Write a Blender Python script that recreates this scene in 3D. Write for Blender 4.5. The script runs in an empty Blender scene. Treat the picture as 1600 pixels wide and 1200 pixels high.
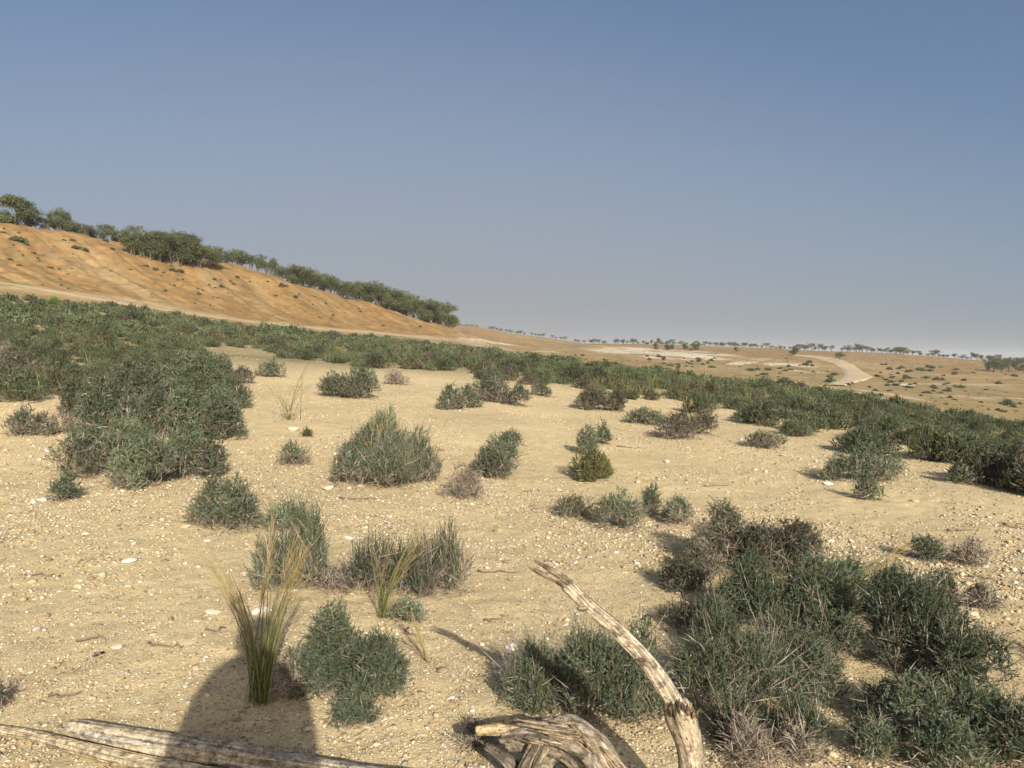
import bpy, math
import numpy as np
from mathutils import Matrix, Vector

SC = bpy.context.scene
COL = SC.collection
rng = np.random.default_rng(11)
R = math.radians

# ------------------------------------------------------------------ camera
F = 1110.0                       # focal length in pixels of a 1600 x 1200 frame
H = 1.4
PITCH, ROLL = math.atan(55 / 1110.0), R(1.2)
fwd = np.array([0, math.cos(PITCH), -math.sin(PITCH)])
up0 = np.array([0, math.sin(PITCH), math.cos(PITCH)])
rt0 = np.array([1.0, 0, 0])
rgt = math.cos(ROLL) * rt0 + math.sin(ROLL) * up0
upv = -math.sin(ROLL) * rt0 + math.cos(ROLL) * up0
CAM = np.array([0, 0, H])

cd = bpy.data.cameras.new('camera')
cam = bpy.data.objects.new('camera', cd); COL.objects.link(cam)
cd.sensor_fit = 'HORIZONTAL'; cd.sensor_width = 36.0; cd.lens = 36.0 * F / 1600.0
cd.clip_start = 0.05; cd.clip_end = 8000
m = Matrix.Identity(4)
for i in range(3):
    m[i][0], m[i][1], m[i][2], m[i][3] = rgt[i], upv[i], -fwd[i], CAM[i]
cam.matrix_world = m
SC.camera = cam


def ray(u, v):
    u = np.asarray(u, float)[..., None]; v = np.asarray(v, float)[..., None]
    return fwd + (u - 800) / F * rgt + (600 - v) / F * upv


def project(P):
    q = np.asarray(P, float) - CAM
    w = np.maximum(q @ fwd, 1e-6)
    return 800 + F * (q @ rgt) / w, 600 - F * (q @ upv) / w


# ------------------------------------------------------------------ noise
def _hash(ix, iy, s):
    n = (ix.astype(np.int64) * 374761393 + iy.astype(np.int64) * 668265263 + s * 1442695041) & 0xffffffff
    n = ((n ^ (n >> 13)) * 1274126177) & 0xffffffff
    n = n ^ (n >> 16)
    return (n & 0xffff) / 65535.0


def noise(x, y, s=0):
    xi, yi = np.floor(x), np.floor(y)
    fx, fy = x - xi, y - yi
    fx = fx * fx * (3 - 2 * fx); fy = fy * fy * (3 - 2 * fy)
    a, b = _hash(xi, yi, s), _hash(xi + 1, yi, s)
    c, d = _hash(xi, yi + 1, s), _hash(xi + 1, yi + 1, s)
    return (a + (b - a) * fx) * (1 - fy) + (c + (d - c) * fx) * fy - 0.5


def fbm(x, y, o=4, s=0):
    t, a = 0, 1.0
    for k in range(o):
        t = t + a * noise(x * 2 ** k + 17.3 * k, y * 2 ** k - 9.1 * k, s + k); a *= 0.5
    return t


def sstep(a, b, x):
    t = np.clip((x - a) / (b - a), 0, 1)
    return t * t * (3 - 2 * t)


# ------------------------------------------------------------------ terrain
def hor(u): return 545 + (u - 800) * math.tan(ROLL)
Z = lambda Y, z: ('z', Y, z)
COLS = [
 (-400, [Z(6, .10), Z(10, .7), (17, 545), (28, 490), (42, 450), (55, 425), (66, 375), (78, 290), Z(120, 18), Z(500, 16)]),
 (0,    [Z(6, .05), Z(11, .5), (18, 565), (30, 520), (45, 478), (60, 447), (73, 405), (86, 346), Z(130, 15), Z(500, 13)]),
 (200,  [Z(6, .05), Z(11, .4), (18, 575), (30, 533), (50, 494), (67, 469), (82, 430), (97, 379), Z(140, 13.5), Z(500, 12)]),
 (300,  [Z(6, .05), Z(11.5, .4), (19, 573), (31, 539), (51, 507), (71, 486), (87, 448), (105, 400), Z(145, 12.6), Z(500, 11)]),
 (400,  [Z(6, .04), Z(12, .4), (20, 572), (32, 545), (53, 522), (76, 504), (93, 472), (112, 424), Z(150, 11.5), Z(500, 10)]),
 (500,  [Z(6, .03), Z(12, .35), (21, 576), (34, 551), (56, 531), (84, 513), (102, 488), (121, 455), Z(160, 9.5), Z(500, 8)]),
 (600,  [Z(6, .02), Z(12, .3), (22, 580), (36, 556), (60, 539), (96, 522), (113, 505), (131, 484), Z(170, 7.5), Z(500, 7)]),
 (680,  [Z(6, .01), Z(12, .27), (22, 584), (36, 561), (60, 546), (108, 527), (124, 518), (142, 506), Z(180, 5.6), (500, 509)]),
 (714,  [Z(6, .0), Z(12, .25), (22, 586), (36, 563), (60, 548), (112, 531), (130, 526), (148, 518), Z(190, 4.0), (500, 511)]),
 (735,  [Z(6, .0), Z(12, .24), (22, 587), (36, 564), (60, 550), (114, 535), (134, 530), (155, 526), (200, 523), (500, 512)]),
 (760,  [Z(6, .0), Z(12, .22), (22, 589), (36, 566), (60, 552), (115, 541), (140, 537), (170, 533), (230, 529), (500, 515)]),
 (800,  [Z(6, .0), Z(12, .2), (22, 592), (36, 570), (60, 556), (115, 548), (170, 543), (240, 539), (330, 534), (500, 522)]),
 (850,  [Z(6, .0), Z(12, .15), (22, 598), (36, 575), (60, 561), (115, 553), (170, 548), (240, 543), (350, 539), (510, 528)]),
 (885,  [Z(6, .0), Z(12, .1), (22, 603), (36, 580), (60, 566), (115, 556), (170, 551), (245, 545), (360, 540), (510, 534)]),
 (920,  [Z(6, .0), Z(12, .1), (22, 607), (36, 583), (60, 569), (115, 559), (165, 552), (245, 541), (350, 537), (560, 539)]),
 (1000, [Z(6, .0), Z(12, .05), (22, 615), (36, 593), (60, 579), (110, 568), (160, 557), (240, 545), (330, 538), (500, 539)]),
 (1200, [Z(6, .0), Z(12, .0), (20, 640), (34, 612), (55, 599), (100, 584), (150, 571), (230, 556), (330, 546), (500, 547.5)]),
 (1400, [Z(6, .0), Z(10.5, .0), (18, 670), (30, 644), (48, 628), (90, 607), (140, 588), (220, 569), (330, 553), (500, 555)]),
 (1600, [Z(6, .0), Z(8.5, -.02), (16, 720), (28, 682), (42, 662), (80, 632), (130, 604), (210, 584), (330, 570), (500, 573)]),
 (2000, [Z(6, -.05), Z(8, -.15), (14, 760), (26, 705), (42, 675), (80, 640), (130, 612), (210, 592), (330, 577), (500, 580)]),
]
tab_t, tab_R, tab_Z = [], [], []
for u, kn in COLS:
    d = ray(u, hor(u)); th = math.atan2(d[0], d[1])
    rr, zz = [0.5], [0.0]
    for k in kn:
        if k[0] == 'z': Y, z = k[1], k[2]
        else:
            Y = k[0]; d = ray(u, k[1]); z = H + d[2] * Y / d[1]
        rr.append(Y / math.cos(th)); zz.append(z)
    rr.append(3500.0); zz.append(-70.0)
    tab_t.append(th); tab_R.append(rr); tab_Z.append(zz)
t0_, t1_ = tab_t[0], tab_t[-1]
for s, i in ((-1, 0), (1, -1)):                       # round the back the land is flat
    base = tab_R[i]; e = [t0_, t1_][0 if s < 0 else 1]
    for dt, kf in ((0.5, 0.6), (1.2, 0.15)):
        if s < 0:
            tab_t.insert(0, e - dt); tab_R.insert(0, base); tab_Z.insert(0, [z * kf if z > -60 else z for z in (tab_Z[0] if dt < 1 else tab_Z[1])])
        else:
            tab_t.append(e + dt); tab_R.append(base); tab_Z.append([z * kf if z > -60 else z for z in tab_Z[-1]])
tab_t.insert(0, -math.pi - .01); tab_R.insert(0, tab_R[0]); tab_Z.insert(0, [0.0] * 11 + [-70.0])
tab_t.append(math.pi + .01); tab_R.append(tab_R[-1]); tab_Z.append([0.0] * 11 + [-70.0])
TT = np.linspace(-math.pi, math.pi, 6001)
tab_R, tab_Z = np.array(tab_R), np.array(tab_Z)
GR = np.stack([np.interp(TT, tab_t, tab_R[:, k]) for k in range(tab_R.shape[1])], 1)
GZ = np.stack([np.interp(TT, tab_t, tab_Z[:, k]) for k in range(tab_Z.shape[1])], 1)
ker = np.exp(-0.5 * (np.arange(-24, 25) / 8.0) ** 2); ker /= ker.sum()
for A in (GR, GZ):
    for k in range(A.shape[1]):
        A[:, k] = np.convolve(np.pad(A[:, k], 24, mode='wrap'), ker, 'valid')
KN = GR.shape[1]


def zbase(th, r):
    ti = (th + math.pi) / (2 * math.pi) * 6000
    i0 = np.clip(np.floor(ti).astype(int), 0, 5999); f = (ti - i0)[:, None]
    Rk = GR[i0] * (1 - f) + GR[i0 + 1] * f; Zk = GZ[i0] * (1 - f) + GZ[i0 + 1] * f
    dlt = (Zk[:, 1:] - Zk[:, :-1]) / (Rk[:, 1:] - Rk[:, :-1])
    mm = np.zeros_like(Zk)
    p = dlt[:, 1:] * dlt[:, :-1]
    mm[:, 1:-1] = np.where(p > 0, 2 * p / np.where(np.abs(dlt[:, 1:] + dlt[:, :-1]) < 1e-9, 1, dlt[:, 1:] + dlt[:, :-1]), 0)
    mm[:, 0] = 0; mm[:, -1] = dlt[:, -1]
    seg = np.clip((r[:, None] >= Rk).sum(1) - 1, 0, KN - 2)
    ar = np.arange(len(r))
    x0, x1 = Rk[ar, seg], Rk[ar, seg + 1]
    h = x1 - x0; t = np.clip((r - x0) / h, 0, 1.0)
    y0, y1, m0, m1 = Zk[ar, seg], Zk[ar, seg + 1], mm[ar, seg], mm[ar, seg + 1]
    t2, t3 = t * t, t * t * t
    z = (2 * t3 - 3 * t2 + 1) * y0 + (t3 - 2 * t2 + t) * h * m0 + (-2 * t3 + 3 * t2) * y1 + (t3 - t2) * h * m1
    return z, Rk


def height(x, y, want=False):
    x = np.atleast_1d(np.asarray(x, float)); y = np.atleast_1d(np.asarray(y, float))
    r = np.maximum(np.hypot(x, y), 1e-3); th = np.arctan2(x, y)
    z, Rk = zbase(th, r)
    z = z + 0.05 * fbm(x * .45, y * .45, 3, 3) * sstep(1.5, 5, r) + 0.014 * fbm(x * 3.1, y * 3.1, 3, 7)
    z = z + 0.22 * fbm(x * .13, y * .13, 3, 5) * sstep(14, 45, r)
    hill = sstep(0, 12, r - Rk[:, 6]) * (1 - sstep(0, 25, r - Rk[:, 8])) * (1 - sstep(.02, .06, th + .075))
    tw = th + (r - Rk[:, 8]) * .0042
    z = z + hill * (0.55 * fbm(tw * 30, r * .03, 3, 21) + .26 * fbm(tw * 130, r * .05, 2, 22) + .35 * fbm(x * .4, y * .4, 3, 23))
    z = z + 1.0 * fbm(x * .035, y * .035, 3, 31) * sstep(90, 200, r)
    return (z, r, th, Rk, hill) if want else z


YS = np.exp(np.linspace(math.log(1.2), math.log(620), 520))


def cast(u, v):
    """first ground point seen along the ray through a pixel"""
    u = np.atleast_1d(np.asarray(u, float)); v = np.atleast_1d(np.asarray(v, float))
    out = np.zeros((len(u), 3))
    for a in range(0, len(u), 400):
        d = ray(u[a:a + 400], v[a:a + 400]); d = d / d[:, 1:2]
        P = CAM + d[:, None, :] * YS[None, :, None]
        g = height(P[..., 0].ravel(), P[..., 1].ravel()).reshape(P.shape[:2])
        below = P[..., 2] < g
        i = np.where(below.any(1), below.argmax(1), len(YS) - 1); i = np.maximum(i, 1)
        ar = np.arange(len(i))
        g0 = P[ar, i - 1, 2] - g[ar, i - 1]; g1 = P[ar, i, 2] - g[ar, i]
        f = np.clip(g0 / np.where(np.abs(g0 - g1) < 1e-9, 1, g0 - g1), 0, 1)[:, None]
        Q = P[ar, i - 1] * (1 - f) + P[ar, i] * f
        Q[:, 2] = height(Q[:, 0], Q[:, 1]); out[a:a + 400] = Q
    return out


def inside(poly, u, v):
    n = len(poly); c = np.zeros(len(u), bool)
    for i in range(n):
        x0, y0 = poly[i]; x1, y1 = poly[(i + 1) % n]
        if y0 == y1: continue
        k = ((y0 > v) != (y1 > v)) & (u < (x1 - x0) * (v - y0) / (y1 - y0) + x0)
        c ^= k
    return c


def ell(u, v, cu, cv, ru, rv, rot=0.0):
    c, s = math.cos(R(rot)), math.sin(R(rot))
    du, dv = u - cu, v - cv
    q = ((du * c + dv * s) / ru) ** 2 + ((-du * s + dv * c) / rv) ** 2
    return 1 - sstep(.35, 1.35, q)


# ------------------------------------------------------------------ object helpers
def tag(o, label=None, cat=None, group=None, kind=None):
    for k, val in (('label', label), ('category', cat), ('group', group), ('kind', kind)):
        if val: o[k] = val
    return o


def empty(name, loc, label, cat, group=None):
    o = bpy.data.objects.new(name, None); COL.objects.link(o); o.location = tuple(loc); o.empty_display_size = .2
    return tag(o, label, cat, group)


class MB:
    def __init__(s): s.v, s.c, s.q, s.t, s.n, s.g = [], [], [], [], 0, []
    def add(s, verts, col, quads=None, tris=None):
        verts = np.asarray(verts, float).reshape(-1, 3); col = np.asarray(col, float)
        if col.ndim == 1: col = np.tile(col, (len(verts), 1))
        s.v.append(verts); s.c.append(col)
        if quads is not None: s.q.append(np.asarray(quads).reshape(-1, 4) + s.n)
        if tris is not None: s.t.append(np.asarray(tris).reshape(-1, 3) + s.n)
        s.n += len(verts)
    def mesh(s, name, mat, smooth=False):
        me = bpy.data.meshes.new(name)
        v = np.concatenate(s.v) if s.v else np.zeros((0, 3)); c = np.concatenate(s.c) if s.c else np.zeros((0, 3))
        q = np.concatenate(s.q) if s.q else np.zeros((0, 4), int); t = np.concatenate(s.t) if s.t else np.zeros((0, 3), int)
        me.vertices.add(len(v)); me.vertices.foreach_set('co', v.astype(np.float32).ravel())
        lv = np.concatenate([q.ravel(), t.ravel()]).astype(np.int32)
        me.loops.add(len(lv)); me.loops.foreach_set('vertex_index', lv)
        ls = np.concatenate([np.arange(len(q)) * 4, len(q) * 4 + np.arange(len(t)) * 3]).astype(np.int32)
        me.polygons.add(len(ls)); me.polygons.foreach_set('loop_start', ls)
        if smooth: me.polygons.foreach_set('use_smooth', np.ones(len(ls), bool))
        me.update(calc_edges=True)
        a = me.color_attributes.new('col', 'FLOAT_COLOR', 'POINT')
        a.data.foreach_set('color', np.concatenate([c, np.ones((len(c), 1))], 1).astype(np.float32).ravel())
        if s.g:
            b = me.attributes.new('grain', 'FLOAT_VECTOR', 'POINT'); b.data.foreach_set('vector', np.concatenate(s.g).astype(np.float32).ravel())
        me.materials.append(mat)
        return me
    def build(s, name, mat, parent=None, smooth=False):
        o = bpy.data.objects.new(name, s.mesh(name, mat, smooth)); COL.objects.link(o)
        if parent: o.parent = parent
        return o


def nrm(a): return a / np.maximum(np.linalg.norm(a, axis=-1, keepdims=True), 1e-9)


def perp(d, g):
    return nrm(np.cross(d, g.normal(size=d.shape)))


def blades(mb, P, D, L, W, C, g):
    """flat lance-shaped leaves: one quad each"""
    n = len(P)
    if not n: return
    s = perp(D, g); L = np.broadcast_to(L, (n,))[:, None]; W = np.broadcast_to(W, (n,))[:, None]
    mid = P + D * L * .45
    V = np.stack([P, mid + s * W * .5, P + D * L, mid - s * W * .5], 1)
    mb.add(V.reshape(-1, 3), np.repeat(C, 4, 0), np.arange(n * 4).reshape(n, 4))


def ribbons(mb, pts, W, C, g):
    """long narrow tapering blades along polylines pts (n,k,3); W (n,k), C (n,k,3)"""
    n, k, _ = pts.shape
    T = nrm(np.gradient(pts, axis=1)); s = nrm(np.cross(T, np.repeat(g.normal(size=(n, 1, 3)), k, 1)))
    V = np.stack([pts + s * W[..., None] * .5, pts - s * W[..., None] * .5], 2).reshape(-1, 3)
    b = (np.arange(n)[:, None] * k + np.arange(k - 1)[None]) * 2
    q = np.stack([b, b + 1, b + 3, b + 2], -1)
    mb.add(V, np.repeat(C.reshape(-1, 3), 2, 0), q)


def tubes(mb, pts, rad, C, sides=4, cap=False, rough=0.0, g=None):
    """tubes along polylines pts (n,k,3) with radii (n,k), colours (n,k,3)"""
    n, k, _ = pts.shape
    T = nrm(np.gradient(pts, axis=1))
    ref = np.where(np.abs(T[:, :1, 2:3]) > .8, np.array([1.0, 0, 0]), np.array([0, 0, 1.0]))
    a = nrm(np.cross(T, np.broadcast_to(ref, T.shape))); b = np.cross(T, a)
    ph = np.arange(sides) / sides * 2 * math.pi
    rr = rad[..., None] * np.ones(sides)
    if rough and g is not None:
        rr = rr * (1 + rough * g.normal(size=(n, 1, sides)) * .6 + rough * g.normal(size=rr.shape) * .5)
    V = pts[:, :, None] + rr[..., None] * (a[:, :, None] * np.cos(ph)[:, None] + b[:, :, None] * np.sin(ph)[:, None])
    i = (np.arange(n)[:, None, None] * k + np.arange(k - 1)[None, :, None]) * sides
    j = np.arange(sides); j2 = (j + 1) % sides
    q = np.stack([i + j, i + j2, i + sides + j2, i + sides + j], -1)
    CC = np.repeat(C.reshape(-1, 3), sides, 0)
    tr = None
    V = V.reshape(-1, 3)
    if cap:
        base = len(V); V = np.concatenate([V, pts[:, 0], pts[:, -1]]); CC = np.concatenate([CC, C[:, 0], C[:, -1]])
        tr = []
        for e in range(n):
            for x in range(sides):
                o0 = e * k * sides; o1 = (e * k + k - 1) * sides
                tr.append((base + e, o0 + (x + 1) % sides, o0 + x)); tr.append((base + n + e, o1 + x, o1 + (x + 1) % sides))
    mb.add(V, CC, q, tr)


def bez(a, b, c, k):
    t = np.linspace(0, 1, k)[None, :, None]
    return a[:, None] * (1 - t) ** 2 + 2 * b[:, None] * t * (1 - t) + c[:, None] * t ** 2


# ------------------------------------------------------------------ materials
def mat_new(name):
    mt = bpy.data.materials.new(name); mt.use_nodes = True
    nt = mt.node_tree; nt.nodes.clear()
    out = nt.nodes.new('ShaderNodeOutputMaterial')
    bs = nt.nodes.new('ShaderNodeBsdfPrincipled')
    nt.links.new(bs.outputs[0], out.inputs[0])
    return mt, nt, bs, out


def attr(nt, name='col'):
    n = nt.nodes.new('ShaderNodeAttribute'); n.attribute_name = name; return n.outputs['Color']


def leaf_mat(name, rough=.62, trans=.2, vary=.3):
    mt, nt, bs, out = mat_new(name)
    c = attr(nt)
    oi = nt.nodes.new('ShaderNodeObjectInfo')
    hs = nt.nodes.new('ShaderNodeHueSaturation')
    mr = nt.nodes.new('ShaderNodeMapRange'); mr.inputs[3].default_value = 1 - vary; mr.inputs[4].default_value = 1 + vary
    nt.links.new(oi.outputs['Random'], mr.inputs[0]); nt.links.new(mr.outputs[0], hs.inputs['Value'])
    nt.links.new(c, hs.inputs['Color'])
    nt.links.new(hs.outputs[0], bs.inputs['Base Color'])
    bs.inputs['Roughness'].default_value = rough; bs.inputs['Specular IOR Level'].default_value = .25
    tr = nt.nodes.new('ShaderNodeBsdfTranslucent'); nt.links.new(hs.outputs[0], tr.inputs[0])
    mx = nt.nodes.new('ShaderNodeMixShader'); mx.inputs[0].default_value = trans
    nt.links.new(bs.outputs[0], mx.inputs[1]); nt.links.new(tr.outputs[0], mx.inputs[2]); nt.links.new(mx.outputs[0], out.inputs[0])
    return mt


def wood_mat(name, scale=30, bump=.4, rough=.85, contrast=.35):
    mt, nt, bs, out = mat_new(name)
    c = attr(nt)
    tc = nt.nodes.new('ShaderNodeTexCoord')
    ns = nt.nodes.new('ShaderNodeTexNoise'); ns.inputs['Scale'].default_value = scale; ns.inputs['Detail'].default_value = 6
    ns.inputs['Roughness'].default_value = .65
    nt.links.new(tc.outputs['Object'], ns.inputs['Vector'])
    mr = nt.nodes.new('ShaderNodeMapRange'); mr.inputs[1].default_value = .25; mr.inputs[2].default_value = .75
    mr.inputs[3].default_value = 1 - contrast; mr.inputs[4].default_value = 1 + contrast
    nt.links.new(ns.outputs[0], mr.inputs[0])
    ml = nt.nodes.new('ShaderNodeVectorMath'); ml.operation = 'SCALE'
    nt.links.new(c, ml.inputs[0]); nt.links.new(mr.outputs[0], ml.inputs['Scale'])
    nt.links.new(ml.outputs[0], bs.inputs['Base Color'])
    bs.inputs['Roughness'].default_value = rough; bs.inputs['Specular IOR Level'].default_value = .2
    bp = nt.nodes.new('ShaderNodeBump'); bp.inputs['Strength'].default_value = bump; bp.inputs['Distance'].default_value = .01
    nt.links.new(ns.outputs[0], bp.inputs['Height']); nt.links.new(bp.outputs[0], bs.inputs['Normal'])
    return mt


def weathered_mat(name):
    mt, nt, bs, out = mat_new(name)
    N, Lk = nt.nodes.new, nt.links.new
    c = attr(nt)
    ga = N('ShaderNodeAttribute'); ga.attribute_name = 'grain'
    tc = N('ShaderNodeTexCoord')
    def tex(vec, scale, det, rgh, lo, hi, a, b):
        n = N('ShaderNodeTexNoise'); n.inputs['Scale'].default_value = scale; n.inputs['Detail'].default_value = det; n.inputs['Roughness'].default_value = rgh
        Lk(vec, n.inputs['Vector'])
        r = N('ShaderNodeMapRange'); r.inputs[1].default_value = lo; r.inputs[2].default_value = hi; r.inputs[3].default_value = a; r.inputs[4].default_value = b; Lk(n.outputs[0], r.inputs[0])
        return r.outputs[0], n.outputs[0]
    def mul(x, y):
        n = N('ShaderNodeMath'); n.operation = 'MULTIPLY'; Lk(x, n.inputs[0]); Lk(y, n.inputs[1]); return n.outputs[0]
    gr, grh = tex(ga.outputs['Vector'], 150, 5, .7, .28, .62, .55, 1.2)
    ck, ckh = tex(ga.outputs['Vector'], 60, 3, .6, .33, .42, .4, 1.0)
    bl, _ = tex(tc.outputs['Object'], 26, 6, .75, .38, .56, .40, 1.12)
    sp, _ = tex(tc.outputs['Object'], 90, 3, .6, .30, .46, .55, 1.05)
    sc = N('ShaderNodeVectorMath'); sc.operation = 'SCALE'; Lk(c, sc.inputs[0]); Lk(mul(mul(gr, ck), mul(bl, sp)), sc.inputs['Scale'])
    Lk(sc.outputs[0], bs.inputs['Base Color'])
    bs.inputs['Roughness'].default_value = .9; bs.inputs['Specular IOR Level'].default_value = .15
    bp = N('ShaderNodeBump'); bp.inputs['Strength'].default_value = .9; bp.inputs['Distance'].default_value = .008; Lk(mul(gr, ck), bp.inputs['Height'])
    Lk(bp.outputs[0], bs.inputs['Normal'])
    return mt


def ground_mat(name, pebbles=True):
    mt, nt, bs, out = mat_new(name)
    N, Lk = nt.nodes.new, nt.links.new
    c = attr(nt)
    ge = N('ShaderNodeNewGeometry')
    def tex(scale, det=5, rgh=.6):
        n = N('ShaderNodeTexNoise'); n.inputs['Scale'].default_value = scale; n.inputs['Detail'].default_value = det
        n.inputs['Roughness'].default_value = rgh; Lk(ge.outputs['Position'], n.inputs['Vector']); return n.outputs[0]
    def rng_(x, a, b, lo, hi):
        n = N('ShaderNodeMapRange'); n.inputs[1].default_value = a; n.inputs[2].default_value = b
        n.inputs[3].default_value = lo; n.inputs[4].default_value = hi; Lk(x, n.inputs[0]); return n.outputs[0]
    def mul(x, y):
        n = N('ShaderNodeMath'); n.operation = 'MULTIPLY'; Lk(x, n.inputs[0]); Lk(y, n.inputs[1]); return n.outputs[0]
    big, mid, fine = tex(.7), tex(6.0), tex(55, 6, .7)
    f = mul(mul(rng_(big, .3, .7, .88, 1.1), rng_(mid, .3, .7, .9, 1.09)), rng_(fine, .25, .75, .70, 1.26))
    sc = N('ShaderNodeVectorMath'); sc.operation = 'SCALE'; Lk(c, sc.inputs[0]); Lk(f, sc.inputs['Scale'])
    col = sc.outputs[0]
    hsum = fine
    if pebbles:
        pa = attr(nt, 'stony')
        sep = N('ShaderNodeSeparateColor'); Lk(pa, sep.inputs[0])
        for scale, thr, tint in ((48, .36, (.60, .50, .34, 1)), (110, .40, (.60, .48, .31, 1)), (24, .26, (.60, .52, .38, 1)), (13, .2, (.58, .49, .35, 1)), (75, .30, (.22, .15, .09, 1)), (20, .16, (.25, .175, .10, 1))):
            vo = N('ShaderNodeTexVoronoi'); vo.inputs['Scale'].default_value = scale; Lk(ge.outputs['Position'], vo.inputs['Vector'])
            sp = N('ShaderNodeSeparateColor'); Lk(vo.outputs['Color'], sp.inputs[0])
            keep = rng_(sp.outputs[0], .60, .64, 0, 1)
            sz = N('ShaderNodeMath'); sz.operation = 'MULTIPLY'; sz.inputs[1].default_value = thr; Lk(sp.outputs[1], sz.inputs[0])
            ls = N('ShaderNodeMath'); ls.operation = 'LESS_THAN'; Lk(vo.outputs['Distance'], ls.inputs[0]); Lk(sz.outputs[0], ls.inputs[1])
            k = mul(mul(keep, ls.outputs[0]), sep.outputs[0])
            mx = N('ShaderNodeMix'); mx.data_type = 'RGBA'; Lk(k, mx.inputs[0]); Lk(col, mx.inputs[6]); mx.inputs[7].default_value = tint
            col = mx.outputs[2]
            ad = N('ShaderNodeMath'); ad.operation = 'MULTIPLY_ADD'; Lk(k, ad.inputs[0]); ad.inputs[1].default_value = .5; Lk(hsum, ad.inputs[2]); hsum = ad.outputs[0]
    Lk(col, bs.inputs['Base Color'])
    bs.inputs['Roughness'].default_value = .95; bs.inputs['Specular IOR Level'].default_value = .1
    b1 = N('ShaderNodeBump'); b1.inputs['Strength'].default_value = .75; b1.inputs['Distance'].default_value = .012; Lk(hsum, b1.inputs['Height'])
    b2 = N('ShaderNodeBump'); b2.inputs['Strength'].default_value = .15; b2.inputs['Distance'].default_value = .06; Lk(mid, b2.inputs['Height'])
    Lk(b2.outputs[0], b1.inputs['Normal']); Lk(b1.outputs[0], bs.inputs['Normal'])
    return mt


M_LEAF = leaf_mat('shrub_leaf')
M_TREE = leaf_mat('tree_leaf', .6, .22, .2)
M_GRASS = leaf_mat('grass_blade', .5, .35, .1)
M_TWIG = wood_mat('shrub_wood', 60, .2)
M_BARK = wood_mat('bark', 45, .8, .9, .4)
M_STONE = wood_mat('limestone', 40, .5, .85, .2)
M_GROUND = ground_mat('desert_soil')
M_TRACK = ground_mat('track_dust', False)
M_WOOD = weathered_mat('weathered_wood')
M_CLOTH = wood_mat('cloth', 80, .2)

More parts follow.
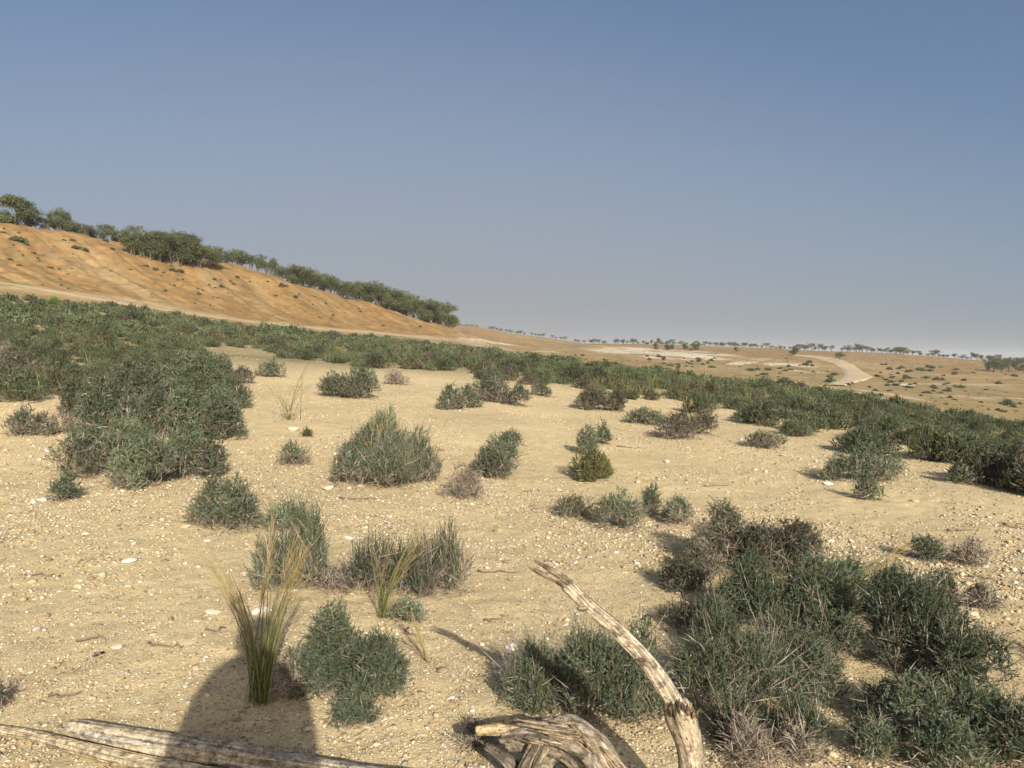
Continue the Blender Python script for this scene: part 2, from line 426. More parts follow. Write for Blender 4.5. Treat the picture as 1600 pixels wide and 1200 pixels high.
# ------------------------------------------------------------------ the ground
SAND = np.array([.56, .445, .252])
def make_ground():
    th = np.concatenate([np.linspace(-math.pi, -.80, 60)[:-1], np.linspace(-.80, .80, 1000), np.linspace(.80, math.pi, 60)[1:]])
    rr = np.concatenate([[.35, .7, 1.1], np.exp(np.linspace(math.log(1.5), math.log(9), 330))[:-1],
                         np.exp(np.linspace(math.log(9), math.log(60), 260))[:-1],
                         np.exp(np.linspace(math.log(60), math.log(620), 460))[:-1],
                         np.exp(np.linspace(math.log(620), math.log(3500), 40))])
    TH, RR = np.meshgrid(th, rr, indexing='ij')
    x, y = (RR * np.sin(TH)).ravel(), (RR * np.cos(TH)).ravel()
    z, r, t, Rk, hill = height(x, y, True)
    near = 1 - sstep(8, 22, r)
    z = z + near * (.007 * fbm(x * 14, y * 14, 2, 41) + .010 * np.minimum(0, fbm(x * 5.5, y * 5.5, 2, 43) + .12))
    u, v = project(np.stack([x, y, z], 1))
    front = y > 1
    rough_ = fbm(x * .7, y * .7, 4, 57)
    col = np.tile(SAND, (len(x), 1)) * (1 + .12 * fbm(x * .3, y * .3, 3, 51)[:, None])
    def paint(mask, c, k=1.0):
        w = (np.clip(mask, 0, 1) * k)[:, None]; col[:] = col * (1 - w) + np.asarray(c) * w
    stony = 1 - sstep(22, 60, r)
    # earth between the shrubs of the belt
    paint(sstep(0, 8, r - Rk[:, 3] * .85) * (1 - sstep(-4, 6, r - Rk[:, 5])), (.27, .22, .115), .8)
    paint(sstep(.0, .14, fbm(x * .12, y * .12, 3, 55)) * sstep(0, 8, r - Rk[:, 3]) * (1 - sstep(-4, 6, r - Rk[:, 5])), (.16, .17, .075), .8)
    # plain and low hills beyond
    w = sstep(-3, 8, r - Rk[:, 5])
    paint(w, (.325, .23, .108))
    n1 = fbm(x * .05, y * .05, 4, 61)
    paint(w * sstep(.0, .35, n1), (.25, .158, .066), .8)
    paint(w * sstep(.05, .4, -n1), (.335, .25, .135), .8)
    rightside = sstep(.02, .12, t)
    # red-brown upper slopes to the right
    n3 = fbm(x * .25, y * .25, 4, 63)
    paint(w * sstep(.1, .4, n3), (.20, .15, .07), .6)
    paint(w * sstep(.1, .4, -n3), (.36, .265, .145), .5)
    paint(rightside * sstep(-30, 50, r - Rk[:, 8]), (.27, .185, .088), .7)
    paint(rightside * sstep(.1, .3, t) * sstep(-20, 50, r - Rk[:, 7]) * sstep(-.25, .2, n1), (.26, .165, .072), .6)
    paint(sstep(.25, .4, t) * sstep(-2, 10, r - Rk[:, 5]) * (1 - sstep(-30, 10, r - Rk[:, 7])), (.27, .21, .10), .6)
    # pale limestone showing through
    lime = np.zeros(len(x))
    for e in ((985, 548, 75, 5.5, 2), (1085, 555, 75, 7, 3), (1040, 559, 60, 4, 2), (1165, 566, 40, 3.5, -8), (1235, 571, 45, 4, 3), (1255, 580, 40, 3, 4),
              (775, 536, 40, 1.6, 6), (840, 548, 50, 1.5, 4), (1418, 601.5, 13, 2.2, 4), (745, 531, 30, 1.8, 6)):
        lime = np.maximum(lime, ell(u, v, *e))
    lime *= front * (r > 60) * (r < 420)
    paint(lime * sstep(-.35, .1, fbm(x * .12, y * .12, 4, 65)), (.56, .485, .36), .95)
    # pale dry wash beds on the valley floor
    wash = np.zeros(len(x))
    for e in ((1335, 650, 34, 5, 8), (1450, 640, 60, 3, 10), (1330, 612, 60, 2.5, 11), (1400, 618, 70, 2, 9), (1530, 621, 90, 2.5, 2), (1480, 600, 120, 1.6, 1),
              (1500, 677, 40, 4, 5), (700, 529, 60, 2.6, 6), (760, 541, 45, 3.5, 10), (1400, 672, 25, 4, 6), (650, 533, 40, 1.5, 6)):
        wash = np.maximum(wash, ell(u, v, *e))
    wash *= front * (r > 15) * (r < 200)
    paint(wash * sstep(-.4, 0, fbm(x * .3, y * .3, 3, 66)), (.42, .335, .215), .9)
    # orange sand hill
    hz = sstep(-2, 7, r - Rk[:, 6]) * (1 - sstep(-.115, -.06, t)) + sstep(30, 90, r - Rk[:, 8]) * (1 - sstep(-.1, .06, t))
    hz = np.clip(hz, 0, 1)
    paint(hz, (.285, .172, .070))
    tw = t + (r - Rk[:, 8]) * .0042                       # wheel ruts and runnels slant down the slope
    run = fbm(tw * 60, r * .03, 4, 71); run2 = fbm(tw * 210, r * .05, 3, 73)
    paint(hz * sstep(.05, .4, run), (.32, .215, .10), .65)
    paint(hz * sstep(.0, .4, -run) * sstep(-.3, .2, fbm(x * .08, y * .08, 3, 75)), (.205, .15, .062), .5)
    paint(hz * sstep(.1, .4, run2) * sstep(-.1, .3, fbm(x * .06, y * .06, 3, 79)), (.35, .235, .11), .75)
    paint(hz * sstep(.1, .4, -run2), (.22, .135, .052), .6)
    paint(hz * sstep(.12, .4, fbm(x * .9, y * .5, 3, 77)), (.16, .125, .058), .4)
    for e, k in (((120, 400, 26, 70, -62), .55), ((185, 440, 22, 80, -60), .5), ((250, 470, 12, 60, -62), .5), ((415, 470, 10, 50, -25), .5), ((330, 450, 14, 45, -30), .4)):
        paint(hz * ell(u, v, *e) * front * sstep(-.4, .2, run2), (.345, .25, .13), k)
    paint(hz * sstep(200, 300, r), (.33, .205, .115), .85)
    paint(sstep(-6, 0, r - Rk[:, 6]) * (1 - sstep(0, 4, r - Rk[:, 6])) * (t > -.7) * (t < -.08), (.46, .345, .19), .6)
    paint(front * ell(u, v, 20, 443, 35, 4, 4) * (r > 40), (.17, .19, .05), .7)
    far_ = sstep(40, 75, r)[:, None]
    col *= 1 + far_ * .36 * rough_[:, None] + far_ * .25 * fbm(x * 2.1, y * 2.1, 2, 58)[:, None]
    mb = MB()
    nt_, nr_ = TH.shape
    i = (np.arange(nt_ - 1)[:, None] * nr_ + np.arange(nr_ - 1)[None]).ravel()
    q = np.stack([i, i + 1, i + nr_ + 1, i + nr_], -1)
    j = np.arange(nt_ - 1) * nr_
    mb.add(np.stack([x, y, z], 1), np.clip(col, 0, 1), q)
    ctr = np.array([[0, 0, float(height([0.], [0.01])[0])]])
    mb.add(ctr, SAND)
    mb.t.append(np.stack([np.full(nt_ - 1, mb.n - 1), j, j + nr_], -1))
    o = mb.build('ground', M_GROUND, None, True)
    a = o.data.color_attributes.new('stony', 'FLOAT_COLOR', 'POINT')
    st = np.concatenate([stony, [1.0]])
    a.data.foreach_set('color', np.stack([st, st, st, np.ones_like(st)], 1).astype(np.float32).ravel())
    tag(o, kind='structure')


make_ground()


def strip(name, left, right, col, lift, nl=60, nw=8):
    left, right = np.array(left, float), np.array(right, float)
    def resamp(p):
        s = np.linspace(0, len(p) - 1, nl)
        return np.stack([np.interp(s, np.arange(len(p)), p[:, 0]), np.interp(s, np.arange(len(p)), p[:, 1])], 1)
    a, b = cast(*resamp(left).T), cast(*resamp(right).T)
    w = np.linspace(0, 1, nw)[None, :, None]
    P = a[:, None] * (1 - w) + b[:, None] * w
    P[..., 2] = (height(P[..., 0].ravel(), P[..., 1].ravel())).reshape(P.shape[:2]) + lift
    P[:, 0, 2] -= lift * 2.5; P[:, -1, 2] -= lift * 2.5
    i = (np.arange(nl - 1)[:, None] * nw + np.arange(nw - 1)[None]).ravel()
    mb = MB(); mb.add(P.reshape(-1, 3), np.array(col), np.stack([i, i + 1, i + nw + 1, i + nw], -1))
    o = mb.build(name, M_TRACK, None, True); tag(o, kind='structure')


strip('dirt_track', [(1238, 555.5), (1272, 560), (1296, 567), (1312, 576), (1316, 584), (1309, 591), (1295, 598), (1280, 603)],
      [(1246, 554.3), (1296, 557.3), (1323, 563.5), (1341, 573), (1353, 582), (1372, 589), (1350, 595), (1325, 602)], (.46, .37, .245), .12)
strip('path', [(0, 440), (60, 449), (120, 459), (200, 473), (280, 485), (360, 497), (470, 509), (600, 519), (700, 529)],
      [(0, 443), (60, 452.5), (120, 463), (200, 477), (280, 489), (360, 500), (470, 512), (600, 523), (700, 533)], (.42, .325, .20), .05)

# ------------------------------------------------------------------ plants
GREEN = np.array([.084, .114, .066]); GREEN2 = np.array([.142, .166, .104]); OLIVE = np.array([.13, .125, .055])
BROWN = np.array([.15, .115, .085]); GREY = np.array([.30, .255, .205]); YEL = np.array([.155, .16, .055])


def shrub_parts(g, lobes, style='green', dens=700, leaf=.022, lw=.0045, shoot=.11, nleaf=12, wood=26, dead=.25, wisp=0.0, gap=.22, up=.75):
    """foliage and wood builders for one shrub; lobes = (cx, cy, cz, rx, ry, h) in metres from the shrub's base"""
    fo, wo = MB(), MB()
    for (cx, cy, cz, rx, ry, h) in lobes:
        A = math.pi * rx * ry + math.pi * .5 * (rx + ry) * h
        n = max(8, int(A * dens))
        cph = g.uniform(-.02, 1, n); ph = g.uniform(0, 2 * math.pi, n); sph = np.sqrt(1 - cph ** 2)
        nn = np.stack([sph * np.cos(ph), sph * np.sin(ph), cph], 1)
        K = g.normal(size=(5, 3)) * 2.6; o = g.uniform(0, 6.28, 5)
        bump = np.sin(nn @ K.T + o).sum(1) / 5
        K2 = g.normal(size=(4, 3)) * 5.0; hole = np.sin(nn @ K2.T + g.uniform(0, 6.28, 4)).sum(1) / 4
        rho = (1 + .42 * bump) * (.34 + .62 * np.sqrt(g.random(n)))
        keep = hole > (-1 + 2 * gap) * .55 - .1
        S = 7; sa = g.uniform(0, 6.28) + np.arange(S) * 2.4 + g.normal(0, .3, S); sr = np.sqrt(g.uniform(.02, .42, S)); ss = g.uniform(.40, .62, S)
        so_ = np.stack([sr * np.cos(sa), sr * np.sin(sa), g.uniform(.0, .42, S) * (1.1 - sr)], 1); so_[0] = (0, 0, .36)
        si = g.choice(S, n, p=ss ** 2 / (ss ** 2).sum())
        p = np.array([cx, cy, cz]) + (so_[si] + nn * ss[si][:, None] * rho[:, None]) * np.array([rx, ry, h]) * 1.04
        p[:, 2] = np.maximum(p[:, 2], cz + .015)
        tonal = g.uniform(.8, 1.22, S)[si][:, None]
        low = np.clip(1 - (p[:, 2] - cz) / h, 0, 1)
        deadm = g.random(n) < dead * (.25 + 1.6 * low ** 1.5 + .9 * (rho < .6))
        d = nrm(nn * np.array([.75, .75, .4]) + np.array([0, 0, up]) + g.normal(size=(n, 3)) * .58)
        L = shoot * g.uniform(.55, 1.45, n)
        if wisp:
            w = g.random(n) < wisp * cph
            L = np.where(w, L * g.uniform(1.6, 3.6, n), L); d[w] = nrm(d[w] + np.array([0, 0, .7]))
        p, d, L, deadm, bump, low, tonal = p[keep], d[keep], L[keep], deadm[keep], bump[keep], low[keep], tonal[keep]
        n = len(p)
        base = p - d * (L * .55)[:, None]
        base[:, 2] = np.maximum(base[:, 2], cz + .004)
        hue = g.random(n)[:, None]; tone = g.uniform(.78, 1.25, (n, 1)) * tonal
        if style == 'yellow': c = YEL * hue + OLIVE * (1 - hue)
        elif style == 'olive': c = OLIVE * .6 + GREEN * .4 + 0 * hue
        elif style == 'brown': c = BROWN * np.clip(hue * 1.1, 0, 1) + GREEN * (1 - np.clip(hue * 1.1, 0, 1))
        elif style == 'dead': c = GREY * hue + BROWN * (1 - hue)
        else:
            k = np.clip(.5 + .9 * bump[:, None] + .5 * (hue - .5), 0, 1); c = GREEN * k + GREEN2 * (1 - k)
            o_ = (g.random((n, 1)) < .12); c = np.where(o_, OLIVE, c)
        c = c * tone
        gc = (GREY * hue + BROWN * (1 - hue)) * tone
        c = np.where(deadm[:, None], gc, c)
        # the shoot itself
        live = ~deadm
        blades(fo, base[live], d[live], L[live], lw * 1.1, c[live] * .9, g)
        kids = 3
        for q in range(kids if nleaf > 4 else 1):
            dd = nrm(d[deadm] + g.normal(size=(deadm.sum(), 3)) * (.55 if q else .2))
            blades(wo, base[deadm] + d[deadm] * (L[deadm] * .25 * q)[:, None], dd, L[deadm] * g.uniform(.5, .95, deadm.sum()), lw * .8, c[deadm], g)
        # leaves
        pl, dl, Ll, cl = base[live], d[live], L[live], c[live]
        m_ = len(pl)
        if m_ and nleaf:
            t = (np.arange(nleaf)[None] + g.random((m_, nleaf))) / nleaf * .85 + .15
            P = pl[:, None] + dl[:, None] * (Ll[:, None] * t)[..., None]
            D = nrm(dl[:, None] + nrm(np.cross(np.repeat(dl[:, None], nleaf, 1), g.normal(size=(m_, nleaf, 3)))) * g.uniform(.35, .95, (m_, nleaf, 1)))
            LL = leaf * g.uniform(.6, 1.3, (m_, nleaf)) * (1.1 - .45 * t)
            C = np.repeat(cl[:, None], nleaf, 1) * g.uniform(.85, 1.18, (m_, nleaf, 1))
            blades(fo, P.reshape(-1, 3), D.reshape(-1, 3), LL.ravel(), lw, C.reshape(-1, 3), g)
        # woody stems reaching up into the shoots
        nw = int(min(n, max(5, A * wood)))
        if nw and n:
            idx = g.choice(n, nw, replace=False)
            tip = p[idx]; c0 = np.array([cx, cy, cz])
            root = c0 + (tip - c0) * np.array([.28, .28, 0]) + g.normal(size=(nw, 3)) * np.array([rx, ry, 0]) * .08
            root[:, 2] = cz - .02
            mid = root + (tip - root) * np.array([.62, .62, .35])
            pts = bez(root, mid, tip, 5)
            pts[:, 1:-1] += g.normal(size=pts[:, 1:-1].shape) * .012 * min(1, h * 3)
            rad = np.linspace(1, .35, 5)[None] * g.uniform(.7, 1.3, (nw, 1)) * max(.0018, .0055 * min(1, h * 1.6)) * max(1, lw / .0045 * .8)
            cc = np.repeat(((GREY * .85) * g.uniform(.6, 1.15, (nw, 1)))[:, None], 5, 1)
            tubes(wo, pts, rad, cc, 3)
    if len(lobes) > 1:                                # creeping root branches that tie the clumps together
        n = len(lobes); a = np.zeros((n, 3)); b = np.array([[l[0], l[1], l[2]] for l in lobes])
        a[:, 2] = b[:, 2].mean() - .01; b[:, 2] += .01
        m_ = (a + b) / 2 + g.normal(size=(n, 3)) * np.array([.03, .03, .0])
        r_ = max(.004, .012 * min(1, lobes[0][5] * 2))
        tubes(wo, bez(a, m_, b, 7), np.full((n, 7), r_), np.tile(GREY * .6, (n, 7, 1)), 4)
    return fo, wo


def lobes_from_pixels(L):
    """visible lobes (u centre, v of the front foot, width, height in photo pixels) -> ground point and metre lobes"""
    L = np.array(L, float)
    G = cast(L[:, 0], L[:, 1])
    out = []
    for (u, v, w, h), P in zip(L, G):
        q = P - CAM; dist = q @ fwd; rx = .5 * w * dist / F; ry = rx * .85
        a = math.atan2(-q[2], math.hypot(q[0], q[1])); S = h * dist / F
        e = ry * math.sin(a); k = max(S - e, .35 * S)
        hh = math.sqrt(max(k * k - e * e, (.35 * S) ** 2)) / math.cos(a)
        dr = nrm(np.array([q[0], q[1], 0]))
        C = P + dr * ry * .8; C[2] = height(C[0], C[1])[0]
        out.append((C, rx * .97, ry * .97, hh * 1.12))
    base = np.mean([c for c, *_ in out], 0); base[2] = height(base[0], base[1])[0]
    return base, [(c[0] - base[0], c[1] - base[1], c[2] - base[2], rx, ry, hh) for c, rx, ry, hh in out]


def shrub(label, px, style='green', group=None, seed=0, **kw):
    g = np.random.default_rng(1000 + seed + int(px[0][0]) * 7 + int(px[0][1]))
    base, lob = lobes_from_pixels(px)
    dist = float(np.linalg.norm(base - CAM))
    s = min(max(1.0, dist / 3.6), 3.5)             # leaves in view shrink with distance: fewer, somewhat larger sprays
    k = dict(dens=4700 / s ** .95, leaf=.018 * s ** .5, lw=.0040 * s ** .75, shoot=.074 * s ** .22, up=.5, nleaf=max(5, int(13 / s ** .5)), wood=30 / s ** .6)
    k.update({a: b for a, b in kw.items() if a not in ('dm',)})
    if 'dm' in kw: k['dens'] *= kw['dm']
    fo, wo = shrub_parts(g, lob, style, **k)
    o = empty('desert_shrub', base, label, 'shrub', group)
    fo.build('foliage', M_LEAF, o)
    wo.build('woody_stems', M_TWIG, o)
    return o


SHRUBS = [
 ('blue-green needle-leaved bush of two rounded lobes beside the tall feather grass', [(528, 1085, 125, 140), (592, 1108, 125, 130), (552, 1142, 70, 70), (492, 1092, 75, 115)], 'green', dict(dm=1.45, gap=.1, dead=.14)),
 ('dark grey woody bush half hidden behind the tall feather grass in the shadow', [(456, 1098, 70, 95)], 'brown', dict(dead=.75, dm=.9)),
 ('upright grey-green bush with long wispy shoots right behind the feather grass', [(425, 925, 90, 95), (478, 922, 85, 125), (492, 915, 50, 130)], 'green', dict(wisp=.85, up=1.25, dead=.3, gap=.32, dm=.75)),
 ('spreading bush with thin wispy shoots and straw stalks, grey twigs at its foot', [(585, 930, 95, 95), (650, 940, 110, 110), (697, 930, 85, 110)], 'green', dict(wisp=.85, up=1.15, dead=.38, gap=.32, dm=.7)),
 ('low tangle of grey dead twigs between the two wispy bushes', [(530, 930, 75, 55)], 'dead', dict(dead=.9, dm=.7)),
 ('small grey-green sprig at the foot of the wispy bush', [(635, 978, 58, 48)], 'green', dict(dm=.9)),
 ('grey-green bush in two clumps on the sand above the feather grass', [(322, 822, 72, 60), (368, 834, 85, 78)], 'green', dict(dead=.35)),
 ('compact low bush with fine upright shoots beside the two-clump bush', [(447, 832, 78, 55)], 'green', dict(wisp=.2)),
 ('large rounded grey-green bush with bare grey wood in the middle, alone on sand', [(548, 762, 75, 75), (605, 768, 105, 85), (650, 757, 75, 92), (600, 735, 130, 95)], 'green', dict(dead=.42, dm=1.15, wisp=.3, up=1.0)),
 ('rounded grey-green bush leaning right with its crown set to one side', [(768, 750, 82, 82), (797, 712, 48, 44)], 'green', dict(dead=.3, dm=1.2)),
 ('small brown dry bush at the foot of the leaning bush', [(723, 783, 62, 56)], 'dead', dict(dead=.8, dm=.9)),
 ('small green bush with two pointed tufts standing behind the yellow-green bush', [(918, 712, 40, 52), (943, 695, 30, 34)], 'green', dict(wisp=.1, dm=1.2)),
 ('yellow-green rounded little bush on open sand', [(928, 755, 70, 58)], 'yellow', dict(dead=.06, dm=1.7, gap=.05)),
 ('thin sparse olive bush at the end of the low arched bush', [(898, 812, 72, 46)], 'olive', dict(dead=.45, dm=.7)),
 ('low arched bush with an open gap showing sand through it', [(968, 832, 85, 74), (1015, 806, 45, 48), (1056, 822, 50, 60)], 'green', dict(dead=.38)),
 ('dark brownish bush at the top of the large thicket of bushes', [(1128, 895, 110, 112), (1095, 905, 60, 60)], 'brown', dict(dead=.35, dm=1.2)),
 ('dark bush with brown twigs on the upper right shoulder of the large thicket', [(1240, 905, 130, 105), (1180, 905, 80, 95)], 'brown', dict(dead=.3, dm=1.2)),
 ('low dark bush throwing its shadow over the sand at the edge of the thicket', [(1065, 932, 90, 66), (1075, 990, 85, 55)], 'brown', dict(dead=.25, dm=1.1)),
 ('dense grey-green bush filling the middle of the large thicket', [(1165, 985, 130, 125), (1265, 1000, 150, 145), (1325, 965, 70, 95), (1110, 1000, 80, 70)], 'green', dict(dm=1.25, dead=.18, wisp=.15)),
 ('bright green bush with upright shoots next to the pale branch', [(1105, 1120, 125, 150), (1185, 1110, 120, 140), (1130, 1045, 110, 85), (1215, 1050, 110, 85), (1150, 1180, 120, 85), (1245, 1170, 110, 75)], 'green', dict(wisp=.35, dead=.26, dm=1.05, up=.7)),
 ('green bush closing the lower middle of the large thicket', [(1262, 1110, 120, 125), (1300, 1035, 90, 85)], 'green', dict(wisp=.2, dead=.25, dm=1.15)),
 ('big grey-green bush with a dark hollow under its side on the open sand edge', [(1400, 1060, 150, 165), (1490, 1090, 150, 150), (1385, 970, 120, 85), (1440, 1000, 120, 90)], 'green', dict(dm=1.2, dead=.2, wisp=.15)),
 ('wide dark green bush running out of the bottom right corner', [(1410, 1165, 160, 130), (1530, 1190, 170, 130), (1610, 1215, 140, 140), (1480, 1225, 150, 110), (1360, 1200, 90, 80)], 'green', dict(dm=1.1, dead=.28)),
 ('pale grey dead brushwood in front of the thicket beside the forked branch', [(1165, 1215, 130, 95), (1245, 1195, 90, 75)], 'dead', dict(dead=.95, dm=.55)),
 ('dark blue-green bush standing behind the pale forked branch', [(835, 1125, 120, 125), (915, 1140, 145, 175), (1000, 1135, 110, 160)], 'green', dict(wisp=.4, dm=1.1, dead=.2, up=.8)),
 ('little dry bush wrapped round the foot of the gnarled stump', [(745, 1175, 70, 50)], 'brown', dict(dead=.7, dm=.9)),
 ('small bright green bush on bare sand behind the big thicket', [(1452, 880, 58, 48), (1470, 930, 60, 45)], 'green', dict(dm=1.1)),
 ('grey leafless bush next to the small bright green bush', [(1510, 885, 62, 48)], 'dead', dict(dead=.9, dm=.9)),
 ('ragged half dead bush with green tips behind the big grey-green bush', [(1450, 970, 90, 62), (1532, 955, 60, 50)], 'brown', dict(dead=.5)),
 ('dark ragged bush with bare gaps standing alone on the stony sand', [(1302, 752, 50, 46), (1350, 755, 85, 66), (1388, 745, 48, 48), (1355, 783, 48, 42)], 'green', dict(dead=.3, gap=.3, dm=1.1)),
 ('small grey-green bush with a short dark shadow at the edge of the belt', [(1190, 702, 66, 34)], 'green', dict(dead=.4)),
 ('small bush touching the long brownish bush on the sand edge', [(1008, 665, 62, 34)], 'green', dict(dead=.25)),
 ('long brownish bush on the sand edge with dead grey wood below', [(1060, 688, 80, 45), (1098, 680, 50, 42)], 'brown', dict(dead=.45, dm=1.1)),
 ('dark rounded bush at the head of the open sand', [(922, 642, 62, 40), (962, 645, 50, 36)], 'brown', dict(dead=.2, dm=1.4)),
 ('upright grey-green bush joined to the taller bush at the sand edge', [(705, 641, 48, 42), (735, 638, 40, 40)], 'green', dict(dead=.25, dm=1.2)),
 ('tall bush with white twiggy gaps at the edge of the open sand', [(770, 630, 75, 55), (808, 636, 46, 38)], 'green', dict(dead=.4)),
 ('tiny bush on the edge of the sand behind the tall twiggy bush', [(846, 620, 36, 24)], 'green', dict(dead=.3)),
 ('rounded dark grey-green bush alone on pale sand near the belt', [(522, 622, 58, 44), (560, 624, 66, 56)], 'green', dict(dead=.25, dm=1.3)),
 ('thin sparse grey bush beside the rounded bush', [(617, 601, 48, 26)], 'dead', dict(dead=.7, dm=.7)),
 ('small dark bush on the pale sand near the belt corner', [(424, 590, 42, 30)], 'green', dict(dead=.3, dm=1.2)),
 ('brownish bush with bare shoots next to the small dark bush', [(380, 600, 48, 30)], 'brown', dict(dead=.4)),
 ('sparse grey-green sprawling bush on sand by a pale stone', [(455, 729, 62, 42)], 'green', dict(dead=.5, dm=.7)),
 ('tiny green plant beside the pale stone', [(481, 684, 18, 16)], 'yellow', dict(dead=.1, dm=1.5)),
 ('big rounded green bush at the top of the clump on the left sand', [(300, 640, 130, 95), (345, 690, 90, 90), (260, 690, 110, 110), (365, 640, 50, 55), (335, 612, 80, 60)], 'green', dict(dm=1.3, dead=.15, gap=.1)),
 ('dark green bush in the middle of the clump with bare stems', [(165, 695, 120, 115), (215, 640, 130, 90), (130, 655, 90, 75)], 'green', dict(dm=1.2, dead=.25)),
 ('grey-green bush with bare twigs low in the clump on the left sand', [(140, 748, 100, 85)], 'green', dict(dead=.4)),
 ('green bush at the front of the clump spilling over pale stones', [(225, 768, 115, 100), (285, 752, 100, 95), (200, 725, 100, 80)], 'green', dict(dead=.25)),
 ('dark bush at the corner of the clump on the left sand', [(330, 752, 75, 80), (338, 778, 45, 34)], 'green', dict(dead=.3)),
 ('small green sprig on stony sand in front of the clump', [(98, 785, 52, 44)], 'green', dict(dead=.2)),
 ('separate grey-green bush near the left border of the photo', [(42, 684, 72, 54)], 'green', dict(dead=.35)),
 ('sparse grey twigs between the clump and the separate left bush', [(98, 683, 60, 46)], 'dead', dict(dead=.85, dm=.6)),
 ('brown woody bush with dead sticks at its foot at the left border', [(25, 618, 110, 80)], 'brown', dict(dead=.55, dm=1.2)),
 ('dark dense bush at the right border of the photo', [(1545, 760, 80, 70), (1590, 768, 70, 80)], 'brown', dict(dm=1.5, dead=.2)),
 ('small green bush beside the dark dense bush on the right', [(1500, 757, 46, 36)], 'green', dict(dead=.3)),
 ('bush beyond the right border whose shadow falls on the sand', [(1800, 1120, 170, 150)], 'green', dict(dm=1.0)),
 ('dark little tuft cut by the left border near the logs', [(-6, 1108, 40, 40)], 'brown', dict(dead=.5)),
]
for i, (lab, px, st, kw) in enumerate(SHRUBS):
    shrub(lab, px, st, None, i, **kw)


# dry litter of twigs and leaves that gathers under the bushes
def litter():
    g = np.random.default_rng(77); pts = []
    for lab, px, st, kw in SHRUBS:
        base, lob = lobes_from_pixels(px)
        for (x, y, z, rx, ry, h) in lob:
            n = int(min(900, 1500 * (rx * ry) ** .5 * (1.0 if base[1] < 6 else .5)))
            r_ = np.sqrt(g.random(n)) * g.uniform(.6, 1.45, n); a = g.uniform(0, 6.28, n)
            pts.append(np.stack([base[0] + x + r_ * rx * np.cos(a), base[1] + y + r_ * ry * np.sin(a)], 1))
    P = np.concatenate(pts); n = len(P)
    P = np.concatenate([P, height(P[:, 0], P[:, 1])[:, None] + .006], 1)
    D = nrm(g.normal(size=(n, 3)) * np.array([1, 1, .12]))
    C = (np.array([.20, .145, .09]) * g.random((n, 1)) + np.array([.33, .27, .20]) * g.random((n, 1)) * .8) * .8 + .02
    mb = MB(); far = np.maximum(1, P[:, 1] / 4)
    blades(mb, P, D, g.uniform(.015, .055, n) * far ** .3, .0035 * far ** .6, C, g)
    o = mb.build('plant_litter', M_TWIG); tag(o, 'dry twig and leaf litter gathered on the sand under the bushes', 'litter', None, 'stuff')


litter()

# ---- the belt of shrubs across the valley floor
def proto_parts(g, style, dens, leaf, lw, nleaf, shoot, wood, dead, rx=.5, h=.54):
    nl = g.integers(2, 4)
    lob = [(g.uniform(-.28, .28), g.uniform(-.22, .22), 0, rx * g.uniform(.6, .9), rx * g.uniform(.6, .9), h * g.uniform(.7, 1.0)) for _ in range(nl)]
    pair = shrub_parts(g, lob, style, dens=dens, leaf=leaf, lw=lw, nleaf=nleaf, shoot=shoot, wood=wood, dead=dead, gap=.2)
    for q in pair: q.c = [c * np.array([.84, .84, .74]) for c in q.c]
    return pair


STY = ['green', 'green', 'green', 'brown', 'green', 'brown', 'olive', 'green']
PRO = []
for i, st in enumerate(STY):
    g = np.random.default_rng(300 + i)
    fo, wo = proto_parts(g, st, 900, .036, .011, 6, .10, 14, .22 if st == 'green' else .36)
    PRO.append((fo.mesh('belt_shrub_foliage', M_LEAF), wo.mesh('belt_shrub_wood', M_TWIG)))
BELT = [(-60, 660), (0, 640), (110, 618), (235, 590), (320, 562), (340, 538), (360, 540), (400, 556), (500, 566), (600, 577), (720, 583), (800, 606), (870, 600), (960, 618), (1060, 642),
        (1150, 662), (1290, 692), (1400, 722), (1500, 722), (1600, 765), (1680, 790), (1680, 680), (1600, 664), (1400, 632), (1200, 604), (1000, 581), (900, 568), (800, 555),
        (600, 531), (400, 513), (200, 484), (0, 464), (-60, 455)]
N0 = 26000
ang = rng.uniform(-.72, .72, N0); rad_ = np.sqrt(rng.uniform(8.0 ** 2, 80 ** 2, N0))
bx, by = rad_ * np.sin(ang), rad_ * np.cos(ang)
bz = height(bx, by); bu, bv = project(np.stack([bx, by, bz], 1))
ok = inside(BELT, bu, bv)
for e in ((1335, 651, 46, 7, 8), (1450, 641, 70, 5, 10), (300, 535, 14, 5, 0), (370, 553, 60, 10, 5), (1500, 676, 40, 5, 4), (1400, 672, 24, 5, 6), (1330, 612, 50, 3, 11)):
    ok &= ell(bu, bv, *e) < .4
cl = fbm(bx * .22, by * .22, 3, 81)
ok &= cl > -.31
bx, by, bz, bu, bv, rad_ = [a[ok] for a in (bx, by, bz, bu, bv, rad_)]
cell, sel = {}, []
order = rng.permutation(len(bx))
size = rng.uniform(.5, 1.35, len(bx)) * np.where(rng.random(len(bx)) < .12, 1.3, 1)
for i in order:                                           # keep shrubs a little apart
    d0 = .86 * size[i] * (1 + .003 * rad_[i]); kx, ky = int(bx[i] // 1), int(by[i] // 1)
    if all((bx[i] - bx[j]) ** 2 + (by[i] - by[j]) ** 2 > d0 * d0 for a in (-1, 0, 1) for b in (-1, 0, 1) for j in cell.get((kx + a, ky + b), ())):
        cell.setdefault((kx, ky), []).append(i); sel.append(i)
sel = np.array(sel); sel = sel[np.argsort(rad_[sel] / size[sel])]
inframe = (bu[sel] > -70) & (bu[sel] < 1670)
sel = sel[inframe]
NIND = 236
BL = {'green': 'grey-green shrub in the dense belt of shrubs across the valley floor', 'brown': 'brownish twiggy shrub in the dense belt of shrubs across the valley floor',
      'olive': 'olive-yellow shrub in the dense belt of shrubs across the valley floor'}
sty_n = fbm(bx * .16, by * .16, 2, 85)
